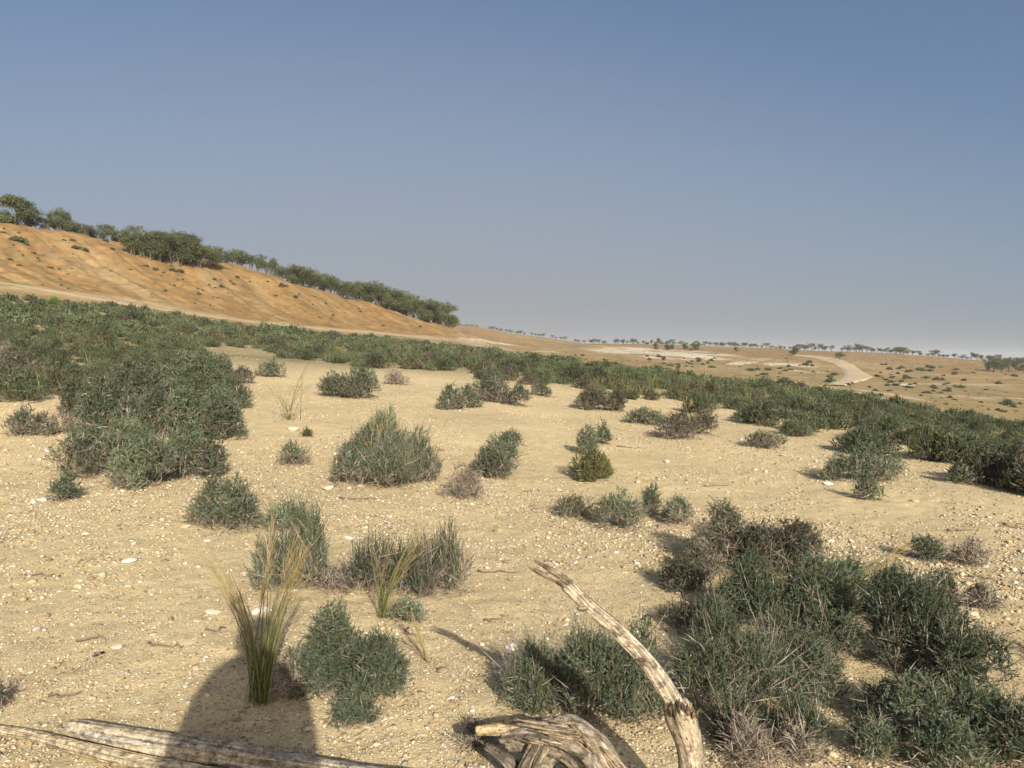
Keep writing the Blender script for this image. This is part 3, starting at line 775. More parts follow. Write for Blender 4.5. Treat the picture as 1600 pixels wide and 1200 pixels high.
def pick(i):
    r_ = rng.random()
    if sty_n[i] > .2 and r_ < .6: return [3, 5][rng.integers(2)]
    if r_ < .06: return 6
    return [0, 1, 2, 4, 7, 0, 1, 3][rng.integers(8)]
for i in sel[:NIND]:
    k = pick(i)
    o = empty('belt_shrub', (bx[i], by[i], bz[i]), BL[STY[k]], 'shrub', {'green': 'grey-green shrubs of the belt', 'brown': 'brownish shrubs of the belt', 'olive': 'olive-yellow shrubs of the belt'}[STY[k]])
    o.rotation_euler = (0, 0, rng.uniform(0, 6.28)); s = size[i]; o.scale = (s, s, s * rng.uniform(.75, 1.25))
    for nm, me in zip(('foliage', 'woody_stems'), PRO[k]):
        c = bpy.data.objects.new(nm, me); COL.objects.link(c); c.parent = o


def arrays(mb):
    return np.concatenate(mb.v), np.concatenate(mb.c), np.concatenate(mb.q)


FARP = []
for i, st in enumerate(['green', 'green', 'brown', 'olive', 'green']):
    FARP.append([])
    for dens, leaf, lw, nl, sh in ((150, .065, .022, 4, .17), (70, .10, .045, 3, .2)):
        g = np.random.default_rng(500 + i)
        fo, wo = proto_parts(g, st, dens, leaf, lw, nl, sh, 0, .0)
        FARP[-1].append(arrays(fo))
mb = MB()
for i in sel[NIND:]:
    k = rng.integers(5) if sty_n[i] < .2 else [2, 0, 2, 3, 1][rng.integers(5)]
    if k == 3 and rng.random() < .5: k = 0
    V, C, Q = FARP[k][0 if rad_[i] < 38 else 1]
    a = rng.uniform(0, 6.28); s = size[i] * (1.0 + .2 * (rad_[i] > 40)); ca, sa = math.cos(a), math.sin(a)
    W = np.stack([(V[:, 0] * ca - V[:, 1] * sa) * s + bx[i], (V[:, 0] * sa + V[:, 1] * ca) * s + by[i], V[:, 2] * s * rng.uniform(.75, 1.1) + bz[i] - .02], 1)
    mb.add(W, C * rng.uniform(.62, 1.3), Q)
print('BELT', len(sel), 'stuff quads', sum(len(q) for q in mb.q))
o = mb.build('shrubbery', M_LEAF); tag(o, 'far grey-green shrub cover closing the belt below the hills', 'shrubbery', None, 'stuff')
# dry yellow grass growing through the belt
mb = MB()
gs = sel[rng.random(len(sel)) < .11 + .45 * ell(bu[sel], bv[sel], 1060, 600, 190, 32, 5)]
P = np.stack([bx[gs] + rng.normal(0, .5, len(gs)), by[gs] + rng.normal(0, .5, len(gs)), bz[gs]], 1)
P[:, 2] = height(P[:, 0], P[:, 1])
P = np.repeat(P, 14, 0) + rng.normal(size=(len(gs) * 14, 3)) * np.array([.14, .14, 0])
rr_ = np.hypot(P[:, 0], P[:, 1])
D = nrm(np.array([0, 0, 1.0]) + rng.normal(size=P.shape) * .28)
cc = np.array([.24, .205, .085]) * rng.uniform(.6, 1.2, (len(P), 1)) * np.array([1, 1, 1]) + np.array([-.06, .0, -.02]) * (rng.random((len(P), 1)) < .4)
blades(mb, P, D, rng.uniform(.25, .65, len(P)), .005 + .0005 * rr_, np.clip(cc, .02, 1), rng)
o = mb.build('dry_grass', M_GRASS); tag(o, 'dry straw-yellow grass scattered through the shrub belt', 'grass', None, 'stuff')

# bright green plants in the belt
def bright(label, u, v, w, h, seed):
    base, lob = lobes_from_pixels([(u, v, w, h)])
    g = np.random.default_rng(seed)
    fo, wo = shrub_parts(g, lob, 'yellow', dens=260, leaf=.07, lw=.022, nleaf=6, shoot=.16, wood=8, dead=.0, gap=.05)
    for a in range(len(fo.c)): fo.c[a] = fo.c[a] * np.array([.85, 1.35, .8])
    o = empty('bright_green_plant', base, label, 'plant'); fo.build('foliage', M_LEAF, o); wo.build('woody_stems', M_TWIG, o)
bright('bright green leafy plant among dark shrubs in the middle of the belt', 877, 580, 26, 16, 1)
bright('wide yellow-green leafy plant among grey shrubs, beyond the bright green one', 945, 592, 36, 15, 2)
bright('bright yellow-green patch of growth below the orange hill', 85, 478, 30, 14, 3)

# ------------------------------------------------------------------ trees
TG = np.array([.092, .108, .044])


def make_tree(g, hgt=4.5, wid=4.2, n=2300, leaf=.17, low=.28, stems=3, sparse=0.0):
    cr, tr = MB(), MB()
    lobes = []
    nl = g.integers(6, 10)
    for k in range(nl):
        a = g.uniform(0, 6.28); q = wid * .5 * math.sqrt(g.uniform(.03, .62))
        lobes.append((q * math.cos(a), q * math.sin(a), hgt * g.uniform(low + .2, .84), wid * g.uniform(.17, .29), hgt * g.uniform(.12, .2)))
    lobes.append((0, 0, hgt * .8, wid * .26, hgt * .18))
    for (x, y, z, rx, rz) in lobes:
        m_ = int(n / (nl + 1))
        ncl = 26
        d = nrm(g.normal(size=(ncl, 3)))
        cen = np.array([x, y, z]) + d * np.array([rx, rx, rz]) * g.uniform(.45, 1.12, (ncl, 1))
        ci = g.integers(0, ncl, m_)
        p = cen[ci] + g.normal(size=(m_, 3)) * .17 * wid / 4.2
        tone = g.uniform(.7, 1.3, ncl)[ci][:, None] * g.uniform(.8, 1.2, (m_, 1))
        dd = nrm(g.normal(size=(m_, 3)) + np.array([0, 0, .2]))
        blades(cr, p, dd, leaf * g.uniform(.7, 1.5, m_), leaf * .62, (TG + np.array([.03, .02, .012]) * g.random((m_, 1))) * tone, g)
    barkc = np.array([.115, .095, .072])
    roots = g.normal(size=(stems, 3)) * np.array([.22, .22, 0]); roots[:, 2] = -.15
    top = np.stack([g.normal(size=stems) * wid * .13, g.normal(size=stems) * wid * .13, np.full(stems, hgt * .55)], 1)
    pts = bez(roots, roots * .5 + top * .5 + g.normal(size=(stems, 3)) * .25, top, 7)
    tubes(tr, pts, np.linspace(.11, .05, 7)[None] * g.uniform(.8, 1.25, (stems, 1)) * hgt / 4.5, np.tile(barkc, (stems, 7, 1)), 6)
    lt = np.array([[l[0], l[1], l[2]] for l in lobes])
    st = pts[g.integers(0, stems, len(lt)), g.integers(2, 5, len(lt))]
    lp = bez(st, st * .5 + lt * .5 + np.array([0, 0, .2]), lt, 5)
    tubes(tr, lp, np.linspace(.05, .018, 5)[None] * np.ones((len(lt), 1)), np.tile(barkc, (len(lt), 5, 1)), 4)
    return cr.mesh('tree_crown', M_TREE), tr.mesh('tree_trunk', M_BARK)


TREES = [make_tree(np.random.default_rng(700 + i), 4.5, [4.2, 3.6, 4.8, 4.0, 3.2, 4.6][i], [4000, 2600, 5200, 3900, 1900, 5200][i], .17, [.16, .2, .04, .12, .24, .02][i], [3, 2, 4, 3, 2, 3][i]) for i in range(6)]
BUSHY = [make_tree(np.random.default_rng(750 + i), 4.5, 5.0, 9000, .23, .0, 3) for i in range(2)]
FAR = [make_tree(np.random.default_rng(770 + i), 4.2, [4.2, 5.0, 3.4][i], 420, .4, [.3, .22, .34][i], 2) for i in range(3)]


def tree(name, P, hgt, meshes, label, group, sx=1.0):
    o = empty(name, P, label, 'tree', group)
    s = hgt / 4.5; o.scale = (s * sx, s * sx, s); o.rotation_euler = (0, 0, rng.uniform(0, 6.28))
    for nm, me in zip(('crown', 'trunk'), meshes):
        c = bpy.data.objects.new(nm, me); COL.objects.link(c); c.parent = o
    return o


def at_ridge(u, dr, knot=8):
    d = ray(u, hor(u)); th = math.atan2(d[0], d[1])
    i = int((th + math.pi) / (2 * math.pi) * 6000); r = GR[i, knot] + dr
    x, y = r * math.sin(th), r * math.cos(th)
    return np.array([x, y, height(x, y)[0]])


def px_h(P, h): return h * float((P - CAM) @ fwd) / F


# the row along the crest
P = at_ridge(26, -1.5)
tree('hill_tree', P - np.array([0, 0, .1]), px_h(P, 46), BUSHY[0], 'big dark rounded tree, tallest on the crest of the orange hill', None, 1.0)
LABROW = 'grey-green tree in the row along the crest of the orange hill'
for (u0, u1, step, h0, h1, spread, ms) in ((-40, 12, 16, 26, 34, 8, (0, 1, 3)), (46, 205, 9.5, 24, 33, 6, (0, 1, 2, 3, 4)), (205, 330, 9, 24, 33, 8, (0, 1, 3, 4)),
                                            (325, 440, 9.5, 22, 31, 6, (1, 4, 0, 4, 3))):
    u = u0
    while u < u1:
        P = at_ridge(u, rng.uniform(-1, spread)); h = rng.uniform(h0 * .72, h1 * 1.02) * (1.25 if rng.random() < .14 else 1)
        tree('hill_tree', P - np.array([0, 0, .08]), px_h(P, h), TREES[ms[rng.integers(len(ms))]], LABROW, 'trees in the row along the hill crest', rng.uniform(.85, 1.15))
        u += step * rng.choice([.4, .6, .8, 1.0, 1.25])
# the grove below the crest
for (u, v, h) in ((207, 399, 36), (222, 403, 44), (238, 406, 46), (252, 410, 48), (266, 411, 47), (282, 415, 50), (296, 413, 42), (312, 418, 38), (246, 400, 40), (274, 405, 44), (330, 419, 30), (292, 405, 42)):
    P = cast(u, v)[0]
    tree('grove_tree', P - np.array([0, 0, .1]), px_h(P, h), ([TREES[0], TREES[2], TREES[3], TREES[5]][rng.integers(4)]),
         'leafy tree in the dark grove just below the hill crest', 'trees of the grove below the crest', rng.uniform(1.0, 1.25))
# the dense lower rows where the hill runs down
for (u0, u1, step, h0, h1, lab, grp, ms) in (
    (440, 486, 6.5, 27, 33, 'tree in the small rounded clump halfway down the hill crest', 'trees of the clump halfway down the crest', (0, 2, 3, 5)),
    (492, 556, 6.5, 25, 34, 'tree with pale trunk in the open stand after the clump, lower on the crest', 'trees of the open stand lower on the crest', (0, 1, 3, 4)),
    (556, 594, 7, 33, 41, 'tall dark tree between the open stand and the dense wood', 'tall trees before the dense wood', (2, 5, 2)),
    (596, 696, 5.6, 31, 38, 'tree in the dense dark wood where the orange hill runs down', 'trees of the dense wood at the hill end', (2, 5, 0, 2)),
    (690, 706, 6, 17, 22, 'low tree closing the dense wood at the tip of the hill', 'low trees at the tip of the hill', (2, 5))):
    u = u0
    while u < u1:
        P = at_ridge(u, rng.uniform(-3, 5)); h = rng.uniform(h0 * .78, h1 * 1.06)
        tree('slope_tree', P - np.array([0, 0, .1]), px_h(P, h), TREES[ms[rng.integers(len(ms))]], lab, grp, rng.uniform(.95, 1.2))
        u += step * rng.uniform(.65, 1.35)
# far dune
for u in list(range(716, 738, 7)) + [745, 764, 770, 777, 784, 790, 797, 808, 813, 818, 832, 836, 842, 848, 862, 866, 876, 882, 898, 905, 912]:
    P = at_ridge(u + rng.uniform(-1.5, 1.5), rng.uniform(-6, 4), 10)
    tree('dune_tree', P - np.array([0, 0, .2]), px_h(P, rng.uniform(5.0, 8.5)), FAR[rng.integers(3)], 'tiny dark tree on the skyline of the far orange dune', 'trees along the far dune', rng.uniform(1.0, 1.4))
# right skyline
u = 925.0
while u < 1625:
    P = at_ridge(u, rng.uniform(-12, 14), 9)
    h = rng.uniform(5, 10.5) if u < 1240 else rng.uniform(6, 15)
    tree('skyline_tree', P - np.array([0, 0, .15]), px_h(P, h), FAR[rng.integers(3)] if rng.random() < .6 else TREES[[0, 1, 4][rng.integers(3)]],
         'thin grey tree in the line of trees along the right skyline', 'trees along the right skyline', rng.uniform(.85, 1.6))
    u += rng.uniform(2.4, 8.5) * (2.2 if rng.random() < .13 else 1)
for (u, v, h) in ((1025, 546, 9), (1043, 547, 9), (1050, 546, 8), (1070, 546, 10), (1083, 548, 12), (1088, 547, 10), (1150, 549, 7)):
    P = cast(u, v)[0]
    tree('skyline_shrub', P, px_h(P, h), BUSHY[rng.integers(2)], 'bushy green tree on the red-brown slope under the skyline trees', 'bushy trees under the skyline', .9)
P = cast(1241, 555)[0]
tree('round_bush', P, px_h(P, 13), BUSHY[1], 'single dark green round bush by the top of the dirt track', None, .95)
for (u, v, h) in ((1545, 580, 20), (1553, 582, 22), (1565, 582, 25), (1576, 581, 24), (1588, 578, 20), (1601, 582, 24), (1312, 563, 14)):
    P = cast(u, v)[0]
    tree('plain_tree', P, px_h(P, h), TREES[[0, 2, 3][rng.integers(3)]], 'dark tree in front of the skyline row' if u < 1400 else 'broad tree of the clump standing on the plain before the skyline',
         None if u < 1400 else 'trees of the clump on the right plain', 1.0)

# ------------------------------------------------------------------ scrub on the hill and the plain
SCRUB = []
for i, st in enumerate(['olive', 'brown', 'green']):
    g = np.random.default_rng(900 + i)
    fo, _ = proto_parts(g, st, 70, .13, .06, 4, .2, 0, .0, .55, .5)
    SCRUB.append(fo.mesh('scrub_foliage', M_LEAF))


def scrub(P, s, label, group, k=None):
    o = bpy.data.objects.new('hill_scrub', SCRUB[rng.integers(3) if k is None else k]); COL.objects.link(o)
    o.location = tuple(P - np.array([0, 0, .05])); o.scale = (s, s, s * 1.05); o.rotation_euler = (0, 0, rng.uniform(0, 6.28))
    tag(o, label, 'scrub', group)


for (u, v, w) in ((30, 377, 22), (22, 374, 16), (40, 382, 12), (120, 389, 16), (133, 392, 12), (165, 377, 11), (113, 376, 10), (227, 416, 9), (243, 421, 12), (270, 424, 16), (282, 425, 16),
                  (258, 455, 11), (308, 460, 12), (93, 421, 8), (80, 419, 10), (345, 449, 13), (360, 440, 9), (365, 444, 8), (335, 437, 9), (370, 434, 9), (438, 446, 11), (445, 447, 10), (5, 364, 9),
                  (460, 465, 10), (508, 474, 7), (520, 493, 9), (430, 463, 7), (390, 440, 6), (94, 446, 8), (175, 389, 10), (52, 396, 8), (62, 408, 7), (15, 405, 9), (30, 415, 8), (560, 482, 6), (418, 440, 6)):
    P = cast(u, v)[0]
    scrub(P, px_h(P, w) / 1.15, 'small dark scrub plant on the bare orange hillside', 'scrub plants on the orange hillside')
uu, vv = rng.uniform(0, 690, 700), rng.uniform(345, 525, 700)
ok = inside([(0, 352), (60, 362), (200, 388), (300, 425), (420, 440), (520, 472), (620, 500), (680, 516), (600, 512), (430, 500), (300, 480), (150, 460), (0, 435)], uu, vv) & (fbm(uu * .02, vv * .04, 2, 93) > -.05)
for P in cast(uu[ok][:95], vv[ok][:95]):
    scrub(P, px_h(P, rng.uniform(2.5, 6.5)) / 1.15, 'small dark scrub plant on the bare orange hillside', 'scrub plants on the orange hillside')
PLAIN = [(880, 553), (1000, 552), (1130, 556), (1240, 560), (1300, 572), (1400, 566), (1600, 585), (1600, 650), (1400, 622), (1200, 595), (1000, 572), (900, 561)]
uu, vv = rng.uniform(880, 1600, 4000), rng.uniform(548, 655, 4000)
ok = inside(PLAIN, uu, vv)
for e in ((1330, 580, 45, 15, 25), (1290, 565, 40, 8, 15)): ok &= ell(uu, vv, *e) < .1
uu, vv = uu[ok], vv[ok]
ok = (fbm(uu * .02, vv * .06, 3, 91) > -.12); uu, vv = uu[ok][:165], vv[ok][:165]
for P in cast(uu, vv):
    if 55 < P[1] < 420:
        scrub(P, px_h(P, rng.uniform(3.5, 9) * (1.0 + (P[0] > 30) * .35)) / 1.1, 'small dark scrub plant dotted over the tan plain below the skyline', 'scrub plants on the tan plain')
# tiny tufts past counting on the plain and the hillside
uu = np.concatenate([rng.uniform(860, 1600, 2600), rng.uniform(0, 690, 900)]); vv = np.concatenate([rng.uniform(540, 660, 2600), rng.uniform(345, 525, 900)])
okp = inside([(870, 550), (1000, 546), (1200, 552), (1400, 562), (1600, 576), (1600, 655), (1400, 625), (1200, 597), (1000, 574), (900, 562)], uu, vv)
okh = inside([(0, 352), (60, 362), (200, 388), (300, 425), (420, 440), (520, 472), (620, 500), (680, 516), (600, 512), (430, 500), (300, 480), (150, 460), (0, 435)], uu, vv)
kk = (okp | okh) & (fbm(uu * .025, vv * .07, 3, 97) > -.08)
for e in ((1330, 580, 45, 15, 25), (1290, 565, 40, 8, 15)): kk &= ell(uu, vv, *e) < .1
mb = MB()
for P in cast(uu[kk], vv[kk]):
    if P[1] < 52 or P[1] > 420: continue
    V, C, Q = FARP[[2, 3, 0, 2][rng.integers(4)]][1]
    sub = rng.random(len(Q)) < .35
    V4 = V[Q[sub].ravel()]; C4 = C[Q[sub].ravel()]
    s_ = px_h(P, rng.uniform(1.6, 4.0)) / 1.1
    mb.add(V4 * np.array([s_, s_, s_ * .8]) + P, C4, np.arange(len(V4)).reshape(-1, 4))
o = mb.build('undergrowth', M_LEAF); tag(o, 'tiny dark tufts speckling the plain and the orange hillside', 'tufts', None, 'stuff')
for (u, v, w) in ((1048, 572, 14), (944, 563, 9), (1298, 597, 22), (1575, 632, 24), (1418, 606, 12), (1430, 600, 9), (1482, 612, 12), (1500, 606, 14), (1460, 607, 14), (1560, 600, 14)):
    P = cast(u, v)[0]
    scrub(P, px_h(P, w) / 1.15, 'larger green bush standing out on the plain beyond the belt', 'larger bushes on the plain', 2)

# ------------------------------------------------------------------ feather grass
def grass_tuft(label, base_px, tips, nb, wid, seed, base_sp=.05, droop=.25, heads=True, straw=.45):
    g = np.random.default_rng(seed)
    B = cast(*base_px)[0]; dist = float((B - CAM) @ fwd)
    bl, hd = MB(), MB()
    root = np.stack([g.normal(0, base_sp, nb), g.normal(0, base_sp * .7, nb), np.zeros(nb) - .01], 1)
    ti = g.integers(0, len(tips), nb)
    tp = np.zeros((nb, 3))
    for j in range(nb):
        tu, tv, sp = tips[ti[j]]
        q = g.uniform(.55, 1.0) if j % 3 else g.uniform(.9, 1.03)
        Y = B[1] + g.normal(0, .06)
        d = ray(tu + g.normal(0, sp), tv + g.normal(0, sp * .6)); d = d / d[1]
        full = CAM + d * Y - B
        tp[j] = root[j] + (full - root[j]) * q
    mid = root * .5 + tp * .5 + np.stack([np.zeros(nb), np.zeros(nb), np.abs(tp[:, 2]) * droop * g.uniform(.2, 1, nb)], 1) - np.stack([(tp[:, 0] - root[:, 0]) * .22, 0 * tp[:, 0], 0 * tp[:, 0]], 1)
    pts = bez(root, mid, tp, 8)
    W = wid * np.array([.8, 1, 1, .95, .8, .6, .4, .12])[None] * g.uniform(.7, 1.3, (nb, 1))
    t = np.linspace(0, 1, 8)[None, :, None]
    gr = np.array([.15, .165, .05]); sw = np.array([.35, .31, .15])
    k = np.clip(t * 1.1 - .25 + straw * (g.random((nb, 1, 1)) - .35), 0, 1)
    C = (gr * (1 - k) + sw * k) * g.uniform(.75, 1.2, (nb, 1, 1))
    ribbons(bl, pts, W, C, g)
    o = empty('feather_grass', B, label, 'grass tuft')
    bl.build('blades', M_GRASS, o)
    nt2 = nb
    a_ = g.uniform(0, 6.28, nt2); e_ = g.uniform(.1, .7, nt2)
    D2 = np.stack([np.cos(a_) * np.cos(e_), np.sin(a_) * np.cos(e_), np.sin(e_)], 1)
    r2 = np.repeat(root[:, None], 1, 1)[:, 0]; L2 = g.uniform(.25, .9, nt2)[:, None] * np.abs(tp[:, 2]).mean() * .45
    p2 = bez(r2, r2 + D2 * L2 * .6 + np.array([0, 0, 1.0]) * L2 * .25, r2 + D2 * L2 * np.array([1, 1, .25]), 5)
    ribbons(bl, p2, wid * .7 * np.array([1, 1, .8, .6, .2])[None] * np.ones((nt2, 1)), np.repeat((np.array([.34, .29, .17]) * g.uniform(.6, 1.1, (nt2, 1)))[:, None], 5, 1), g)
    if heads:
        nh = min(nb, max(6, nb // 4))
        idx = g.choice(nb, nh, replace=False)
        e = tp[idx]; d = nrm(pts[idx, -1] - pts[idx, -3])
        n2 = 16
        Pp = np.repeat(e - d * .12, n2, 0) + np.repeat(d, n2, 0) * g.uniform(0, .16, (nh * n2, 1))
        D = nrm(np.repeat(d, n2, 0) + g.normal(size=(nh * n2, 3)) * .16)
        blades(hd, Pp, D, g.uniform(.06, .16, nh * n2), wid * .45, np.array([.40, .30, .14]) * g.uniform(.7, 1.25, (nh * n2, 1)), g)
        hd.build('seed_heads', M_GRASS, o)


grass_tuft('tall feather grass tuft with green foot and straw tips beside the two-lobed bush', (408, 1098), [(345, 885, 10), (362, 915, 10), (424, 822, 6), (430, 860, 12), (466, 850, 8), (455, 890, 12), (352, 900, 8), (470, 865, 6)], 105, .0040, 1, .024, .2, True, .2)
grass_tuft('straw-coloured grass stalks rising in front of the wispy bush', (597, 965), [(576, 825, 5), (612, 850, 6), (640, 860, 8), (664, 815, 5), (655, 850, 6), (600, 880, 8)], 30, .0038, 2, .012, .25, True, .5)
grass_tuft('thin open grass tuft with a few bent stalks on pale sand', (452, 657), [(432, 592, 4), (420, 600, 4), (470, 600, 4), (493, 592, 3), (495, 545, 3), (440, 610, 5)], 22, .008, 3, .05, .35)
grass_tuft('dry grass stalks growing up through the large rounded bush', (590, 752), [(562, 658, 4), (572, 668, 4), (586, 660, 3), (606, 632, 3), (532, 662, 3), (628, 655, 4)], 20, .008, 4, .06, .2, True, .9)
grass_tuft('yellow dry grass stalks behind the long brownish bush', (1068, 662), [(1058, 630, 3), (1070, 622, 3), (1082, 628, 3), (1100, 640, 3)], 22, .011, 5, .08, .3, True, 1.0)
grass_tuft('leaning dry grass stalks on sand beside the small bright green bush', (1330, 908), [(1380, 880, 4), (1400, 862, 4), (1410, 858, 4), (1395, 872, 4)], 14, .006, 6, .03, .1, True, 1.0)
grass_tuft('single dark stalks with seed heads standing behind the two-lobed bush', (668, 1035), [(655, 995, 3), (650, 1002, 3)], 4, .006, 7, .01, .1, True, 1.0)

# ------------------------------------------------------------------ stones
def ico():
    t = (1 + 5 ** .5) / 2
    v = nrm(np.array([(-1, t, 0), (1, t, 0), (-1, -t, 0), (1, -t, 0), (0, -1, t), (0, 1, t), (0, -1, -t), (0, 1, -t), (t, 0, -1), (t, 0, 1), (-t, 0, -1), (-t, 0, 1)], float))
    f = np.array([(0, 11, 5), (0, 5, 1), (0, 1, 7), (0, 7, 10), (0, 10, 11), (1, 5, 9), (5, 11, 4), (11, 10, 2), (10, 7, 6), (7, 1, 8), (3, 9, 4), (3, 4, 2), (3, 2, 6), (3, 6, 8), (3, 8, 9), (4, 9, 5), (2, 4, 11), (6, 2, 10), (8, 6, 7), (9, 8, 1)])
    return v, f


IV, IF = ico()
PCOL = np.array([(.62, .52, .35), (.56, .45, .28), (.64, .56, .42), (.60, .49, .33), (.44, .33, .19), (.44, .38, .32), (.66, .60, .48), (.27, .20, .125), (.52, .40, .23), (.40, .30, .18)])


OV = np.array([(1, 0, 0), (0, 1, 0), (-1, 0, 0), (0, -1, 0), (0, 0, 1), (0, 0, -.6)], float)
OF = np.array([(0, 1, 4), (1, 2, 4), (2, 3, 4), (3, 0, 4), (1, 0, 5), (2, 1, 5), (3, 2, 5), (0, 3, 5)])


def gravel(n, r0, r1, s0, s1, seed, name, label, even=-.02, IV=IV, IF=IF):
    nv = len(IV)
    g = np.random.default_rng(seed)
    a = g.uniform(-.75, .75, n); r = np.sqrt(g.uniform(r0 ** 2, r1 ** 2, n)) if r1 < 7 else np.exp(g.uniform(math.log(r0), math.log(r1), n))
    x, y = r * np.sin(a), r * np.cos(a)
    k = fbm(x * .9, y * .9, 3, 95) + .8 * fbm(x * .3, y * .3, 2, 96) + g.normal(0, .2, n) > even
    x, y, r = x[k], y[k], r[k]; n = len(x)
    z = height(x, y)
    s = np.exp(g.normal(math.log(s0), s1, n))
    sc = np.stack([s * g.uniform(.8, 1.5, n), s * g.uniform(.7, 1.1, n), s * g.uniform(.35, .75, n)], 1)
    an = g.uniform(0, 6.28, n); c_, s_ = np.cos(an), np.sin(an)
    V = IV[None] * (1 + g.normal(0, .17, (n, nv, 1))) * sc[:, None]
    X = V[..., 0] * c_[:, None] - V[..., 1] * s_[:, None]; Y = V[..., 0] * s_[:, None] + V[..., 1] * c_[:, None]
    W = np.stack([X + x[:, None], Y + y[:, None], V[..., 2] + (z + sc[:, 2] * .45)[:, None]], -1)
    C = PCOL[g.integers(0, len(PCOL), n)] * g.uniform(.72, 1.02, (n, 1)) * .96
    mb = MB(); mb.add(W.reshape(-1, 3), np.repeat(C, nv, 0), None, (IF[None] + (np.arange(n) * nv)[:, None, None]).reshape(-1, 3))
    o = mb.build(name, M_STONE); tag(o, label, 'gravel', None, 'stuff')


gravel(34000, 1.9, 16, .0042, .46, 5, 'gravel', 'pale limestone gravel strewn over the sandy ground', -.12)

gravel(30000, 4.5, 34, .0086, .42, 6, 'gravel', 'coarse pale gravel strewn over the open sand farther off', -.22)

gravel(110000, 1.9, 11, .0040, .32, 7, 'gravel', 'fine pale grit covering the sand in the front', -.3, OV, OF)
gravel(100000, 5, 32, .0080, .34, 8, 'gravel', 'fine pale grit covering the open sand farther off', -.3, OV, OF)


def stone_mesh(g, flat=.45, sides=1.4):
    import bmesh
    bm = bmesh.new(); bmesh.ops.create_icosphere(bm, subdivisions=2, radius=1.0)
    K = g.normal(size=(5, 3)) * 1.6; ph = g.uniform(0, 6.28, 5)
    for vt in bm.verts:
        p = np.array(vt.co); f = 1 + .16 * np.sin(K @ p + ph).sum() / 2 + g.normal(0, .03)
        p = p * f
        for k in range(3):
            n_ = nrm(K[k]); dd = p @ n_
            if dd > .62: p = p - n_ * (dd - .62) * .9
        vt.co = Vector(p * np.array([sides, .85, flat]))
    me = bpy.data.meshes.new('stone'); bm.to_mesh(me); bm.free()
    c = me.color_attributes.new('col', 'FLOAT_COLOR', 'POINT')
    return me


ST = []
for i in range(6):
    g = np.random.default_rng(40 + i); me = stone_mesh(g, g.uniform(.35, .6), g.uniform(1.0, 1.6))
    cc = np.array([(.66, .58, .45), (.72, .67, .58), (.60, .48, .33), (.62, .57, .50), (.70, .62, .48), (.55, .47, .38)][i])
    me.color_attributes['col'].data.foreach_set('color', np.tile(np.append(cc * .86, 1), len(me.vertices)).astype(np.float32))
    me.materials.append(M_STONE); ST.append(me)


def stone(u, v, wpx, label, group=None, k=None, rot=None):
    P = cast(u, v)[0]
    o = bpy.data.objects.new('stone', ST[rng.integers(6) if k is None else k]); COL.objects.link(o)
    s = px_h(P, wpx) / 2.5; o.location = (P[0], P[1], P[2] + s * .18); o.scale = (s, s, s); o.rotation_euler = (rng.normal(0, .12), rng.normal(0, .12), rng.uniform(0, 6.28) if rot is None else rot)
    tag(o, label, 'stone', group)


stone(800, 1012, 30, 'long flat pale grey stone on sand behind the forked branch bush', None, 3, .35)
stone(58, 984, 16, 'angular pale stone standing on the sand above the logs', None, 1)
stone(290, 1073, 15, 'white stone at the edge of the dark shadow', None, 1)
stone(46, 1052, 13, 'cream stone lying alone on the sand above the logs', None, 0)
stone(333, 958, 26, 'flat cream stone beside the feather grass tips', None, 4, .1)
stone(704, 1092, 14, 'white stone on open sand below the branch shadow', None, 1)
stone(408, 956, 30, 'white stone behind the feather grass blades', None, 1)
stone(459, 672, 20, 'pale stone lying by the tiny green plant on sand', None, 0)
stone(67, 783, 26, 'rounded grey stone beside the small green sprig', None, 3)
stone(720, 1195, 16, 'orange-tinted stone at the foot of the stump', None, 2)
stone(290, 824, 20, 'orange-brown clod next to the two-clump bush', None, 2)
stone(512, 764, 22, 'pale stone at the foot of the large rounded bush', None, 0)
stone(545, 842, 18, 'white flat stone on the sand between the bushes', None, 1)
for i in range(85):
    u, v = rng.uniform(0, 1600), 640 + 540 * rng.random() ** 1.0
    if v < 640 + max(0, (u - 900)) * .2 or (u > 1040 and v > 820 and u < 1560): continue
    stone(u, v, rng.uniform(7, 16), 'small pale stone lying on the bare sandy ground', 'small stones on the sand')

# fallen twigs
for i, (u, v, L_, a) in enumerate(((145, 1000, 34, .6), (262, 1010, 60, -.25), (106, 1085, 40, .1), (150, 1025, 14, 1.2), (640, 990, 30, -.9), (780, 895, 60, -.1), (1580, 825, 50, -.3), (985, 700, 40, 0), (700, 760, 30, .4),
                                    (560, 780, 60, .05), (870, 880, 40, -.4), (770, 970, 30, .3), (1120, 760, 40, .1), (340, 985, 30, .4), (60, 900, 40, .2), (1540, 905, 40, -.5), (1500, 830, 36, .2))):
    g = np.random.default_rng(60 + i); P = cast(u, v)[0]; Lm = px_h(P, L_)
    t = np.linspace(-.5, .5, 7)
    pts = np.stack([t * Lm * math.cos(a), t * Lm * math.sin(a), np.full(7, .008)], 1) + g.normal(0, .012, (7, 3)) * np.array([1, 1, .3])
    pts[:, 2] += height(P[0] + pts[:, 0], P[1] + pts[:, 1]) - P[2]
    mb = MB(); tubes(mb, pts[None], np.linspace(.006, .002, 7)[None] * max(1, P[1] / 4), np.tile(np.array([.17, .12, .085]), (1, 7, 1)), 5, True)
    o = mb.build('twig', M_TWIG); o.location = tuple(P); tag(o, 'thin dark dead twig lying on the sand', 'twig', 'dead twigs on the sand')

# ------------------------------------------------------------------ dead wood in front
def pt(u, v, Y):
    d = ray(u, v); return CAM + d * Y / d[1]


